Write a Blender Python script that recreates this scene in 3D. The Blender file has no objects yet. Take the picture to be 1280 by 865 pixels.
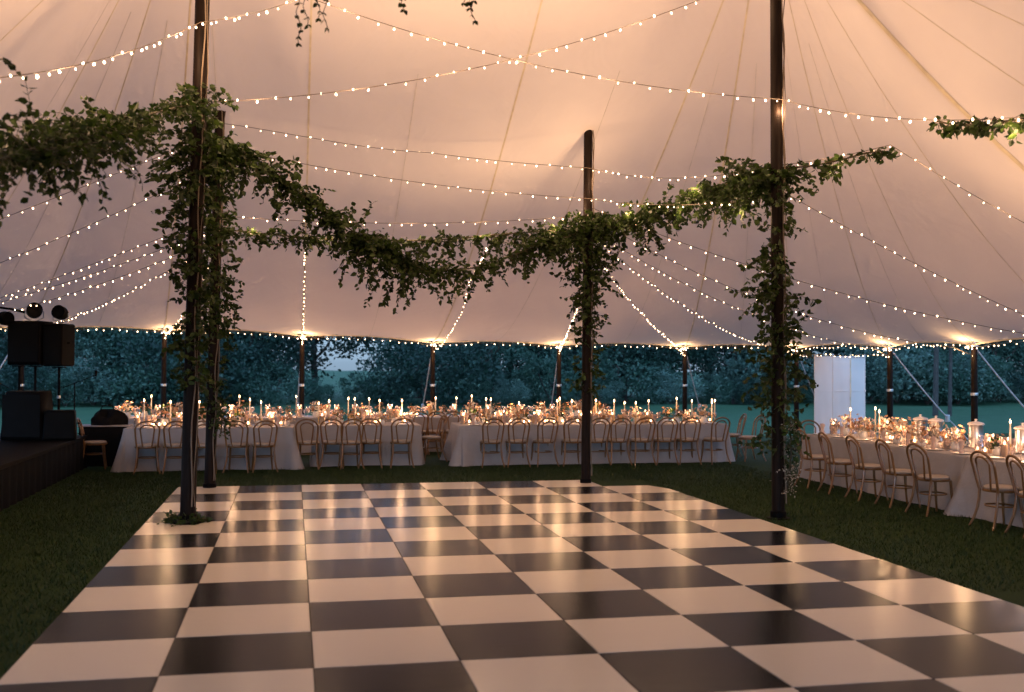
import bpy, math, random
import numpy as np
from mathutils import Vector, Matrix

R = random.Random(7)
NP = np.random.default_rng(11)
scene = bpy.context.scene
COL = scene.collection
PI = math.pi
SETTING = dict(exposure=3.25, sky=0.15)

# ------------------------------------------------------------------ camera
# metres; the world axes follow the dance floor (X across, Y away from the camera)
F_PX, PITCH, ROLL, YAW, CAM_H = 1326.33, .017, .0049, .2033, 1.918
c_, s_ = math.cos(YAW), math.sin(YAW); cp, sp = math.cos(PITCH), math.sin(PITCH)
R0 = Vector((c_, -s_, 0)); FWD = Vector((s_*cp, c_*cp, sp)); U0 = Vector((-s_*sp, -c_*sp, cp))
RIGHT = (R0*math.cos(ROLL) + U0*math.sin(ROLL)); UP = (-R0*math.sin(ROLL) + U0*math.cos(ROLL))
cam_d = bpy.data.cameras.new('camera'); cam = bpy.data.objects.new('camera', cam_d); COL.objects.link(cam)
M3 = Matrix((RIGHT, UP, -FWD)).transposed().to_4x4(); M3.translation = (0, 0, CAM_H)
cam.matrix_world = M3
cam_d.sensor_width = 36; cam_d.lens = 36*F_PX/1280; cam_d.clip_end = 600; cam_d.clip_start = .05
cam_d.dof.use_dof = True; cam_d.dof.focus_distance = 15.5; cam_d.dof.aperture_fstop = 1.5
scene.camera = cam

# ------------------------------------------------------------------ helpers
def tag(o, label=None, cat=None, group=None, kind=None):
    if label: o['label'] = label
    if cat: o['category'] = cat
    if group: o['group'] = group
    if kind: o['kind'] = kind
    return o

def empty(name, loc=(0, 0, 0), rz=0, label=None, cat=None, group=None):
    o = bpy.data.objects.new(name, None); COL.objects.link(o)
    o.location = loc; o.rotation_euler = (0, 0, rz); o.empty_display_size = .1
    return tag(o, label, cat, group)

def link(name, me, parent=None, loc=(0, 0, 0)):
    o = bpy.data.objects.new(name, me); COL.objects.link(o); o.location = loc
    if parent: o.parent = parent
    return o

def copy_tree(o, parent=None):
    c = o.copy(); COL.objects.link(c); c.parent = parent
    for ch in o.children: copy_tree(ch, c)
    return c

def rot_to(d):
    d = Vector(d).normalized()
    a = Vector((0, 0, 1)) if abs(d.z) < .9 else Vector((1, 0, 0))
    u = d.cross(a).normalized(); v = d.cross(u).normalized()
    return u, v

class MB:
    def __init__(s): s.v = []; s.f = []; s.m = []; s.mi = 0
    def add(s, vs, fs):
        o = len(s.v); s.v += [tuple(x) for x in vs]
        for f in fs: s.f.append(tuple(o+i for i in f)); s.m.append(s.mi)
        return s
    def box(s, c, d, rz=0, bev=0, taper=1):
        x, y, z = d[0]/2, d[1]/2, d[2]/2; vs = []
        b = bev
        ring = [(-x+b, -y), (x-b, -y), (x, -y+b), (x, y-b), (x-b, y), (-x+b, y), (-x, y-b), (-x, -y+b)] if b else [(-x, -y), (x, -y), (x, y), (-x, y)]
        n = len(ring); lv = [(-z, 1-(b/x if b else 0)), (-z+b, 1), (z-b, 1*taper), (z, taper*(1-(b/x if b else 0)))] if b else [(-z, 1), (z, taper)]
        cr, sr = math.cos(rz), math.sin(rz)
        for zz, k in lv:
            for (px, py) in ring:
                px *= k; py *= k
                vs.append((c[0]+px*cr-py*sr, c[1]+px*sr+py*cr, c[2]+zz))
        fs = []
        for l in range(len(lv)-1):
            for i in range(n): fs.append((l*n+i, l*n+(i+1) % n, (l+1)*n+(i+1) % n, (l+1)*n+i))
        fs.append(tuple(range(n-1, -1, -1))); fs.append(tuple((len(lv)-1)*n+i for i in range(n)))
        return s.add(vs, fs)
    def tube(s, path, r, n=8, closed=False, cap=True):
        P = [Vector(p) for p in path]; N = len(P)
        rr = r if isinstance(r, (list, tuple)) else [r]*N
        vs = []; u = None
        for i in range(N):
            a = P[(i-1) % N] if (closed or i > 0) else P[i]; b = P[(i+1) % N] if (closed or i < N-1) else P[i]
            d = (b-a)
            if d.length < 1e-9: d = Vector((0, 0, 1))
            d.normalize()
            if u is None: u, w = rot_to(d)
            u = (u-d*u.dot(d)); u = u.normalized() if u.length > 1e-6 else rot_to(d)[0]
            w = d.cross(u)
            for k in range(n):
                t = 2*PI*k/n; vs.append(P[i]+(u*math.cos(t)+w*math.sin(t))*rr[i])
        fs = []
        for i in range(N if closed else N-1):
            j = (i+1) % N
            for k in range(n): fs.append((i*n+k, i*n+(k+1) % n, j*n+(k+1) % n, j*n+k))
        if cap and not closed:
            fs.append(tuple(range(n-1, -1, -1))); fs.append(tuple((N-1)*n+k for k in range(n)))
        return s.add(vs, fs)
    def lathe(s, prof, n=16, c=(0, 0, 0)):
        vs = []; fs = []
        for (r, z) in prof:
            for k in range(n):
                t = 2*PI*k/n; vs.append((c[0]+r*math.cos(t), c[1]+r*math.sin(t), c[2]+z))
        for i in range(len(prof)-1):
            for k in range(n): fs.append((i*n+k, i*n+(k+1) % n, (i+1)*n+(k+1) % n, (i+1)*n+k))
        if prof[0][0] > 1e-4: fs.append(tuple(range(n-1, -1, -1)))
        if prof[-1][0] > 1e-4: fs.append(tuple((len(prof)-1)*n+k for k in range(n)))
        return s.add(vs, fs)
    def mesh(s, name, mats, smooth=True):
        me = bpy.data.meshes.new(name); me.from_pydata(s.v, [], s.f)
        for m in (mats if isinstance(mats, (list, tuple)) else [mats]): me.materials.append(m)
        if len(set(s.m)) > 1: me.polygons.foreach_set('material_index', s.m)
        if smooth:
            me.polygons.foreach_set('use_smooth', [True]*len(s.f))
            if hasattr(me, 'set_sharp_from_angle'): me.set_sharp_from_angle(angle=math.radians(42))
        me.update(); return me
    def build(s, name, mats, parent=None, loc=(0, 0, 0), smooth=True):
        return link(name, s.mesh(name, mats, smooth), parent, loc)

def np_mesh(name, V, Fq, mat, smooth=False):
    """V (n,3), Fq (m,k) arrays"""
    me = bpy.data.meshes.new(name); m, k = Fq.shape
    me.vertices.add(len(V)); me.vertices.foreach_set('co', np.ascontiguousarray(V, dtype=np.float32).ravel())
    me.loops.add(m*k); me.loops.foreach_set('vertex_index', np.ascontiguousarray(Fq, dtype=np.int32).ravel())
    me.polygons.add(m); me.polygons.foreach_set('loop_start', np.arange(0, m*k, k, dtype=np.int32))
    me.polygons.foreach_set('loop_total', np.full(m, k, dtype=np.int32))
    me.materials.append(mat)
    if smooth: me.polygons.foreach_set('use_smooth', np.ones(m, dtype=bool))
    me.update(calc_edges=True); me.validate(); return me

def px(x, y, Y):
    """the point at world depth Y that the photograph shows at pixel (x, y) of its 1280 wide frame"""
    d = RIGHT*((x-640)/F_PX) - UP*((y-432.5)/F_PX) + FWD
    return Vector((0, 0, CAM_H)) + d*(Y/d.y)

# ------------------------------------------------------------------ materials
def nodes(name):
    m = bpy.data.materials.new(name); m.use_nodes = True
    nt = m.node_tree; return m, nt, nt.nodes, nt.links

def mat(name, col, rough=.6, metal=0, var=.12, scale=6., bump=0., bscale=60., spec=.5, coat=0, stretch=(1, 1, 1), trans=0):
    """principled material whose colour and roughness wander a little with object-space noise"""
    m, nt, N, L = nodes(name); b = N['Principled BSDF']
    b.inputs['Roughness'].default_value = rough; b.inputs['Metallic'].default_value = metal
    b.inputs['Specular IOR Level'].default_value = spec; b.inputs['Coat Weight'].default_value = coat
    b.inputs['Transmission Weight'].default_value = trans
    tc = N.new('ShaderNodeTexCoord'); mp = N.new('ShaderNodeMapping'); mp.inputs['Scale'].default_value = stretch
    L.new(tc.outputs['Object'], mp.inputs['Vector'])
    nz = N.new('ShaderNodeTexNoise'); nz.inputs['Scale'].default_value = scale; nz.inputs['Detail'].default_value = 5
    L.new(mp.outputs[0], nz.inputs['Vector'])
    cr = N.new('ShaderNodeValToRGB')
    cr.color_ramp.elements[0].color = tuple(max(0, x*(1-var)) for x in col)+(1,); cr.color_ramp.elements[0].position = .3
    cr.color_ramp.elements[1].color = tuple(min(1, x*(1+var)) for x in col)+(1,); cr.color_ramp.elements[1].position = .7
    L.new(nz.outputs['Fac'], cr.inputs['Fac']); L.new(cr.outputs[0], b.inputs['Base Color'])
    if bump:
        n2 = N.new('ShaderNodeTexNoise'); n2.inputs['Scale'].default_value = bscale; n2.inputs['Detail'].default_value = 4
        L.new(mp.outputs[0], n2.inputs['Vector'])
        bp = N.new('ShaderNodeBump'); bp.inputs['Strength'].default_value = bump; bp.inputs['Distance'].default_value = .02
        L.new(n2.outputs['Fac'], bp.inputs['Height']); L.new(bp.outputs[0], b.inputs['Normal'])
    return m

def glow(name, col, strength, sample='AUTO'):
    m, nt, N, L = nodes(name); N.remove(N['Principled BSDF'])
    e = N.new('ShaderNodeEmission'); e.inputs['Color'].default_value = tuple(col)+(1,); e.inputs['Strength'].default_value = strength
    L.new(e.outputs[0], N['Material Output'].inputs['Surface'])
    try: m.cycles.emission_sampling = sample
    except Exception: pass
    return m

def leaf_mat(name, c0, c1, rough=.5, trans=.35):
    """every leaf (mesh island) gets its own tone between two greens and lets some light through"""
    m, nt, N, L = nodes(name); b = N['Principled BSDF']; b.inputs['Roughness'].default_value = rough
    b.inputs['Specular IOR Level'].default_value = .35
    g = N.new('ShaderNodeNewGeometry'); cr = N.new('ShaderNodeValToRGB')
    cr.color_ramp.elements[0].color = tuple(c0)+(1,); cr.color_ramp.elements[1].color = tuple(c1)+(1,)
    L.new(g.outputs['Random Per Island'], cr.inputs['Fac']); L.new(cr.outputs[0], b.inputs['Base Color'])
    t = N.new('ShaderNodeBsdfTranslucent'); L.new(cr.outputs[0], t.inputs['Color'])
    mx = N.new('ShaderNodeMixShader'); mx.inputs[0].default_value = trans
    L.new(b.outputs[0], mx.inputs[1]); L.new(t.outputs[0], mx.inputs[2]); L.new(mx.outputs[0], N['Material Output'].inputs['Surface'])
    return m

def canvas_mat():
    m, nt, N, L = nodes('sail_canvas'); b = N['Principled BSDF']; b.inputs['Roughness'].default_value = .85
    b.inputs['Specular IOR Level'].default_value = .2
    tc = N.new('ShaderNodeTexCoord')
    nz = N.new('ShaderNodeTexNoise'); nz.inputs['Scale'].default_value = .35; nz.inputs['Detail'].default_value = 6; nz.inputs['Roughness'].default_value = .55
    L.new(tc.outputs['Object'], nz.inputs['Vector'])
    cr = N.new('ShaderNodeValToRGB'); e = cr.color_ramp.elements
    e[0].position = .3; e[0].color = (.83, .745, .645, 1); e[1].position = .72; e[1].color = (.90, .825, .725, 1)
    L.new(nz.outputs['Fac'], cr.inputs['Fac']); L.new(cr.outputs[0], b.inputs['Base Color'])
    n2 = N.new('ShaderNodeTexNoise'); n2.inputs['Scale'].default_value = .9; n2.inputs['Detail'].default_value = 3; n2.inputs['Distortion'].default_value = .8
    L.new(tc.outputs['Object'], n2.inputs['Vector'])
    bp = N.new('ShaderNodeBump'); bp.inputs['Strength'].default_value = .3; bp.inputs['Distance'].default_value = .12
    L.new(n2.outputs['Fac'], bp.inputs['Height']); L.new(bp.outputs[0], b.inputs['Normal'])
    t = N.new('ShaderNodeBsdfTranslucent'); t.inputs['Color'].default_value = (.85, .60, .62, 1)
    mx = N.new('ShaderNodeMixShader'); mx.inputs[0].default_value = .105
    L.new(b.outputs[0], mx.inputs[1]); L.new(t.outputs[0], mx.inputs[2]); L.new(mx.outputs[0], N['Material Output'].inputs['Surface'])
    return m

def tile_mat(name, c, rough, spread):
    """painted plywood tile: every tile its own tone, faint board lines and scuffs, satin varnish"""
    m, nt, N, L = nodes(name); b = N['Principled BSDF']
    b.inputs['Specular IOR Level'].default_value = .26 if c[0] > .2 else .13
    if c[0] < .2: b.inputs['Specular Tint'].default_value = (.55, .74, 1, 1)  # bluish dusk reflection painted into the sheen of the dark tiles
    g = N.new('ShaderNodeNewGeometry'); tc = N.new('ShaderNodeTexCoord')
    mp = N.new('ShaderNodeMapping'); mp.inputs['Scale'].default_value = (.5, 9, 1); L.new(tc.outputs['Object'], mp.inputs['Vector'])
    nz = N.new('ShaderNodeTexNoise'); nz.inputs['Scale'].default_value = 1.4; nz.inputs['Detail'].default_value = 6; L.new(mp.outputs[0], nz.inputs['Vector'])
    ad = N.new('ShaderNodeMath'); ad.operation = 'MULTIPLY_ADD'; ad.inputs[1].default_value = .45
    L.new(g.outputs['Random Per Island'], ad.inputs[0])
    ml = N.new('ShaderNodeMath'); ml.operation = 'MULTIPLY'; ml.inputs[1].default_value = .14; L.new(nz.outputs['Fac'], ml.inputs[0]); L.new(ml.outputs[0], ad.inputs[2])
    cr = N.new('ShaderNodeValToRGB'); e = cr.color_ramp.elements
    e[0].position = .05; e[0].color = tuple(x*(1-spread) for x in c)+(1,); e[1].position = .85; e[1].color = tuple(x*(1+spread) for x in c)+(1,)
    L.new(ad.outputs[0], cr.inputs['Fac']); L.new(cr.outputs[0], b.inputs['Base Color'])
    n3 = N.new('ShaderNodeTexNoise'); n3.inputs['Scale'].default_value = .9; n3.inputs['Detail'].default_value = 3; L.new(tc.outputs['Object'], n3.inputs['Vector'])
    mr = N.new('ShaderNodeMapRange'); mr.inputs['To Min'].default_value = rough*.8; mr.inputs['To Max'].default_value = rough*1.15
    L.new(n3.outputs['Fac'], mr.inputs['Value']); L.new(mr.outputs[0], b.inputs['Roughness'])
    bp = N.new('ShaderNodeBump'); bp.inputs['Strength'].default_value = .05; bp.inputs['Distance'].default_value = .01
    L.new(nz.outputs['Fac'], bp.inputs['Height']); L.new(bp.outputs[0], b.inputs['Normal'])
    return m

M = dict(
    canvas=canvas_mat(),
    webbing=mat('yellowed_webbing', (.74, .65, .50), .8, bump=.2),
    seam=mat('seam_thread', (.73, .66, .57), .9),
    pole=mat('varnished_dark_wood', (.011, .0065, .0045), .55, spec=.10, var=.5, scale=5, stretch=(6, 6, .5), bump=.25, bscale=9),
    steel=mat('galvanised_steel', (.55, .56, .58), .35, metal=.9),
    brass=mat('brass', (.6, .42, .18), .35, metal=.9),
    rope=mat('white_rope', (.5, .46, .46), .8, bump=.4, bscale=200),
    cable=mat('pale_cable', (.16, .12, .085), .6),
    wire=mat('string_light_wire', (.13, .095, .065), .6),
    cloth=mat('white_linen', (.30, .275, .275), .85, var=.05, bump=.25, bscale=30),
    wood=mat('honey_beech', (.165, .074, .020), .42, var=.28, scale=9, stretch=(1, 1, .4), coat=.2),
    cushion=mat('cream_cushion', (.36, .30, .25), .8, bump=.2),
    wax=mat('ivory_wax', (.75, .62, .46), .5, var=.05),
    china=mat('white_china', (.75, .72, .68), .25, var=.03),
    card=mat('tan_menu_card', (.46, .29, .15), .7, var=.15),
    napkin=mat('blush_napkin', (.58, .40, .32), .85, var=.12, bump=.3),
    black=mat('black_scuffed_paint', (.0035, .003, .003), .6, var=.4, spec=.06),
    grille=mat('black_speaker_grille', (.005, .005, .005), .7, spec=.1, bump=.6, bscale=180),
    fabric_black=mat('black_drape', (.006, .006, .007), .9, spec=.1, bump=.4, bscale=20),
    lens=mat('dark_lamp_lens', (.004, .004, .005), .4, spec=.05),
    screen=mat('white_screen_vinyl', (.80, .71, .66), .6, var=.04, scale=1.5),
    alu=mat('aluminium', (.62, .62, .64), .3, metal=.9),
    dark_tile=tile_mat('black_painted_tile', (.012, .012, .0135), .20, .35),
    white_tile=tile_mat('white_painted_tile', (.66, .585, .475), .215, .05),
    joint=mat('dark_joint', (.03, .024, .02), .7),
    leaf=leaf_mat('smilax_leaf', (.008, .021, .004), (.046, .080, .013)),
    dryleaf=leaf_mat('pale_dried_flower', (.32, .27, .21), (.62, .55, .46)),
    twig=mat('vine_stem', (.045, .035, .014), .7),
    crown=leaf_mat('dusk_foliage', (.022, .070, .050), (.075, .16, .115), trans=.2),
    crown_dark=leaf_mat('dark_foliage', (.010, .034, .026), (.034, .085, .064), trans=.2),
    crown_pale=leaf_mat('pale_foliage', (.06, .12, .10), (.14, .25, .20), trans=.2),
    bark=mat('bark', (.07, .055, .045), .9, var=.4, scale=12, bump=.8, bscale=18),
    grass=leaf_mat('grass_blades', (.011, .027, .003), (.019, .040, .006), trans=.25),
    bulb=glow('warm_bulb', (1.0, .60, .34), 2.6, 'NONE'),
    flame=glow('candle_flame', (1.0, .50, .22), 5, 'NONE'),
)
PETALS = [mat('apricot_petal', (.62, .34, .17), .7, var=.3, scale=20), mat('blush_petal', (.70, .50, .42), .7, var=.2, scale=20), mat('rust_petal', (.38, .17, .08), .7, var=.3, scale=20)]
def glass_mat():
    m, nt, N, L = nodes('clear_glass_painted_glow'); N.remove(N['Principled BSDF'])
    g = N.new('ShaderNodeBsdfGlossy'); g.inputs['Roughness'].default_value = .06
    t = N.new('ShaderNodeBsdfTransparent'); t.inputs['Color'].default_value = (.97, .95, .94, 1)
    df = N.new('ShaderNodeBsdfTranslucent'); df.inputs['Color'].default_value = (.85, .62, .54, 1); m2 = N.new('ShaderNodeMixShader'); m2.inputs[0].default_value = .16  # blush translucency paints the glow of light into the clear glass
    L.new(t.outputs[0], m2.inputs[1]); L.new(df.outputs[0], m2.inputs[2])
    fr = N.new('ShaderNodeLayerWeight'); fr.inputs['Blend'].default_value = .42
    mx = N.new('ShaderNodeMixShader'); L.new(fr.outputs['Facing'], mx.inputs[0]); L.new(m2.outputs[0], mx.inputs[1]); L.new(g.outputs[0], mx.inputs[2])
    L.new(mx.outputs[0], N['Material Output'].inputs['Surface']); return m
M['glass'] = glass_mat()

def ground_mat(name, c0, c1):
    m, nt, N, L = nodes(name); b = N['Principled BSDF']; b.inputs['Roughness'].default_value = .9; b.inputs['Specular IOR Level'].default_value = .15
    tc = N.new('ShaderNodeTexCoord')
    a = N.new('ShaderNodeTexNoise'); a.inputs['Scale'].default_value = .8; a.inputs['Detail'].default_value = 8; a.inputs['Roughness'].default_value = .7
    f = N.new('ShaderNodeTexNoise'); f.inputs['Scale'].default_value = 45; f.inputs['Detail'].default_value = 4
    for n in (a, f): L.new(tc.outputs['Object'], n.inputs['Vector'])
    mx = N.new('ShaderNodeMath'); mx.operation = 'MULTIPLY_ADD'; mx.inputs[1].default_value = .55; L.new(f.outputs['Fac'], mx.inputs[0])
    mm = N.new('ShaderNodeMath'); mm.operation = 'MULTIPLY'; mm.inputs[1].default_value = .5; L.new(a.outputs['Fac'], mm.inputs[0]); L.new(mm.outputs[0], mx.inputs[2])
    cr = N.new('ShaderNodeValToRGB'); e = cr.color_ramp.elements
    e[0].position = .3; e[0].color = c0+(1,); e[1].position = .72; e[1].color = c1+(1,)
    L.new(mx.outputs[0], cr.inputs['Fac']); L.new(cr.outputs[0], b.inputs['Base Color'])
    bp = N.new('ShaderNodeBump'); bp.inputs['Strength'].default_value = .8; bp.inputs['Distance'].default_value = .03
    L.new(f.outputs['Fac'], bp.inputs['Height']); L.new(bp.outputs[0], b.inputs['Normal'])
    return m

# ------------------------------------------------------------------ sky and sun (dusk)
w = bpy.data.worlds.new('World'); scene.world = w; w.use_nodes = True
wn, wl = w.node_tree.nodes, w.node_tree.links
sky = wn.new('ShaderNodeTexSky'); sky.sky_type = 'NISHITA'; sky.sun_disc = False
SUN_EL, SUN_ROT = math.radians(4.0), math.radians(200)
sky.sun_elevation = SUN_EL; sky.sun_rotation = SUN_ROT; sky.ozone_density = 6; sky.air_density = 1.4; sky.dust_density = .6
mul = wn.new('ShaderNodeMix'); mul.data_type = 'RGBA'; mul.blend_type = 'MULTIPLY'; mul.inputs[0].default_value = 1
hs = wn.new('ShaderNodeHueSaturation'); hs.inputs['Saturation'].default_value = .25; wl.new(sky.outputs[0], hs.inputs['Color'])
wl.new(hs.outputs[0], mul.inputs[6]); mul.inputs[7].default_value = (.48, .76, 1.16, 1)
wl.new(mul.outputs[2], wn['Background'].inputs['Color']); wn['Background'].inputs['Strength'].default_value = SETTING['sky']
sd = bpy.data.lights.new('sun', 'SUN'); sd.energy = .006; sd.angle = math.radians(40); sd.color = (.7, .85, 1)
so = bpy.data.objects.new('sun', sd); COL.objects.link(so)
# direction towards the sun: rotation 0 is +Y, turning clockwise seen from above
sdir = Vector((math.sin(SUN_ROT)*math.cos(SUN_EL), math.cos(SUN_ROT)*math.cos(SUN_EL), math.sin(SUN_EL)))
so.rotation_euler = sdir.to_track_quat('Z', 'Y').to_euler()

def lamp(name, loc, power, col=(1, .62, .36), r=.04):
    d = bpy.data.lights.new(name, 'POINT'); d.energy = power; d.color = col; d.shadow_soft_size = r
    o = bpy.data.objects.new(name, d); COL.objects.link(o); o.location = loc; return o

# ------------------------------------------------------------------ ground
def build_ground(name, label, y0, y1, m):
    xs = np.concatenate([np.linspace(-200, -30, 12), np.linspace(-28, 34, 63), np.linspace(36, 200, 12)])
    ys = np.concatenate([np.linspace(-120, -12, 8), np.linspace(-10, 60, 71), np.linspace(65, 280, 16)]); ys = ys[(ys >= y0) & (ys <= y1)]
    X, Y = np.meshgrid(xs, ys); Z = np.zeros_like(X)
    out = np.clip((Y-27)/8, 0, 1); Z += out*(.05*np.sin(X*.7+Y*.3)+.04*np.sin(X*.31-Y*.9))
    V = np.stack([X, Y, Z], -1).reshape(-1, 3); nx = len(xs); ny = len(ys)
    i = np.arange(nx*ny).reshape(ny, nx)
    Fq = np.stack([i[:-1, :-1], i[:-1, 1:], i[1:, 1:], i[1:, :-1]], -1).reshape(-1, 4)
    tag(link(name, np_mesh(name, V, Fq, m, True)), label, None, None, 'structure')
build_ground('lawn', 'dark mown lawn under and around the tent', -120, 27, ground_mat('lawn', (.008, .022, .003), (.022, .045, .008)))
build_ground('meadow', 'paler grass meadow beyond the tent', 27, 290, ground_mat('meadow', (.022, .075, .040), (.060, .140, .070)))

def in_floor(x, y): return (x > -1.72) & (x < 5.66) & (y < 16.85)
def grass_blades():
    pts = []
    def region(x0, x1, y0, y1, dens):
        n = int((x1-x0)*(y1-y0)*dens); p = np.stack([NP.uniform(x0, x1, n), NP.uniform(y0, y1, n)], 1)
        pts.append(p[~in_floor(p[:, 0], p[:, 1])])
    region(-3.6, -1.7, 5, 19, 900); region(5.6, 8.4, 8, 19.5, 800); region(-3.4, 6, 16.8, 19.6, 500); region(-1.8, 9.5, 27, 36, 60)
    P = np.concatenate(pts); n = len(P)
    h = NP.uniform(.02, .055, n); a = NP.uniform(0, 2*PI, n); wd = NP.uniform(.003, .006, n); ln = NP.normal(0, .5, (n, 2))*h[:, None]
    b = np.stack([np.cos(a), np.sin(a)], 1)*wd[:, None]
    V = np.zeros((n, 3, 3)); V[:, 0, :2] = P-b; V[:, 1, :2] = P+b; V[:, 2, :2] = P+ln; V[:, 2, 2] = h
    tag(link('grass', np_mesh('grass', V.reshape(-1, 3), np.arange(n*3).reshape(n, 3), M['grass'])), 'short grass blades around the dance floor', None, None, 'stuff')
grass_blades()

# ------------------------------------------------------------------ dance floor
TS, FX0, FY0 = .9144, -1.8477*.9144, 7.324*.9144      # 3 ft tiles; FY0 is row line 0
def build_floor():
    root = empty('dance_floor', (0, 0, 0), 0, 'black and white chequered dance floor laid on the lawn under the tent', 'dance floor')
    base = MB(); w_ = MB(); d_ = MB(); top = .034
    for i in range(8):
        for j in range(-5, 11):
            if i == 7 and j == 10: continue          # the far right corner tile is missing
            x0, y0 = FX0+i*TS, FY0+j*TS; g = .005
            white = (i+j) % 2 == 0
            mb = w_ if white else d_
            zz = top + R.uniform(-.0008, .0008)
            tx, ty = R.uniform(-.0005, .0005), R.uniform(-.0005, .0005)
            vs = [(x0+g, y0+g, zz-tx-ty), (x0+TS-g, y0+g, zz+tx-ty), (x0+TS-g, y0+TS-g, zz+tx+ty), (x0+g, y0+TS-g, zz-tx+ty)]
            if i == 7 and j == 9: vs = vs[:2]+[(x0+TS-g, y0+TS*.45, zz), (x0+TS*.8, y0+TS-g, zz)]+vs[3:]
            n = len(vs); lo = [(v[0], v[1], .012) for v in vs]
            mb.add(vs+lo, [tuple(range(n))]+[(k, n+k, n+(k+1) % n, (k+1) % n) for k in range(n)])
            if not (i == 7 and j == 9): base.box((x0+TS/2, y0+TS/2, .0135), (TS+.012, TS+.012, .027+.0002*((i*3+j) % 5)))
    d_.build('black_tiles', M['dark_tile'], root, smooth=False)
    w_.build('white_tiles', M['white_tile'], root, smooth=False)
    base.build('joints', M['joint'], root, smooth=False)
build_floor()

# ------------------------------------------------------------------ tent canopy
EAVE = [(-2.85, 25, 2.66), (.2, 25, 2.56), (3.24, 25, 2.42), (6.32, 25, 2.39), (9.55, 25, 2.38), (12.0, 23.9, 2.36), (12.2, 20.1, 2.33), (12.2, 17.3, 2.33),
        (12.2, 14.2, 2.35), (12.2, 11.1, 2.4), (12.2, 8, 2.4), (12.2, 5, 2.4), (12.2, 2, 2.4), (11.6, -1.2, 2.4), (9, -2.3, 2.4), (6, -2.3, 2.4), (3, -2.3, 2.4),
        (0, -2.3, 2.4), (-3, -2.3, 2.4), (-6.2, -1.8, 2.4), (-7.4, .8, 2.4), (-7.4, 4, 2.4), (-7.4, 7, 2.45), (-7.4, 10, 2.45), (-7.4, 13, 2.5), (-7.4, 16, 2.5),
        (-7.4, 19, 2.55), (-7.2, 22, 2.6), (-5.75, 24.6, 2.62)]
RX0, RX1, RY, PEAK = -1.1, 5.95, 12.75, 8.1
def ridge_pt(x):
    x = min(max(x, RX0), RX1); u = (x-RX0)/(RX1-RX0)
    return Vector((x, RY, PEAK-.7*math.sin(PI*u)**1.2 if 0 < u < 1 else PEAK))
def surf(B, s):
    """s = 0 on the eave, 1 on the ridge"""
    A = ridge_pt(B.x); p = B.lerp(A, s); p.z = B.z+(A.z-B.z)*s**1.45; return p
def eave_pt(k, u):
    a, b = Vector(EAVE[k % len(EAVE)]), Vector(EAVE[(k+1) % len(EAVE)]); p = a.lerp(b, u); p.z += .07*math.sin(PI*u)
    c = Vector((2.4, 11.5, 0)); d = (c-p); d.z = 0; d.normalize(); p += d*.14*math.sin(PI*u)
    return p
def canopy_z(x, y):
    A = ridge_pt(x); n = len(EAVE); best = None
    if x < RX0 or x > RX1: ax, ay = A.x, RY
    else: ax, ay = x, RY
    dx, dy = x-ax, y-ay
    for k in range(n):
        (x1, y1, z1), (x2, y2, z2) = EAVE[k], EAVE[(k+1) % n]
        ex, ey = x2-x1, y2-y1; det = dx*(-ey)+ex*dy
        if abs(det) < 1e-9: continue
        t = ((x1-ax)*(-ey)+ex*(y1-ay))/det; u = (dx*(y1-ay)-dy*(x1-ax))/det
        if t > 0 and -1e-6 <= u <= 1+1e-6:
            zB = z1+(z2-z1)*u; s = 1-1/t
            return zB+(A.z-zB)*max(s, 0)**1.45
    return PEAK

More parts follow.
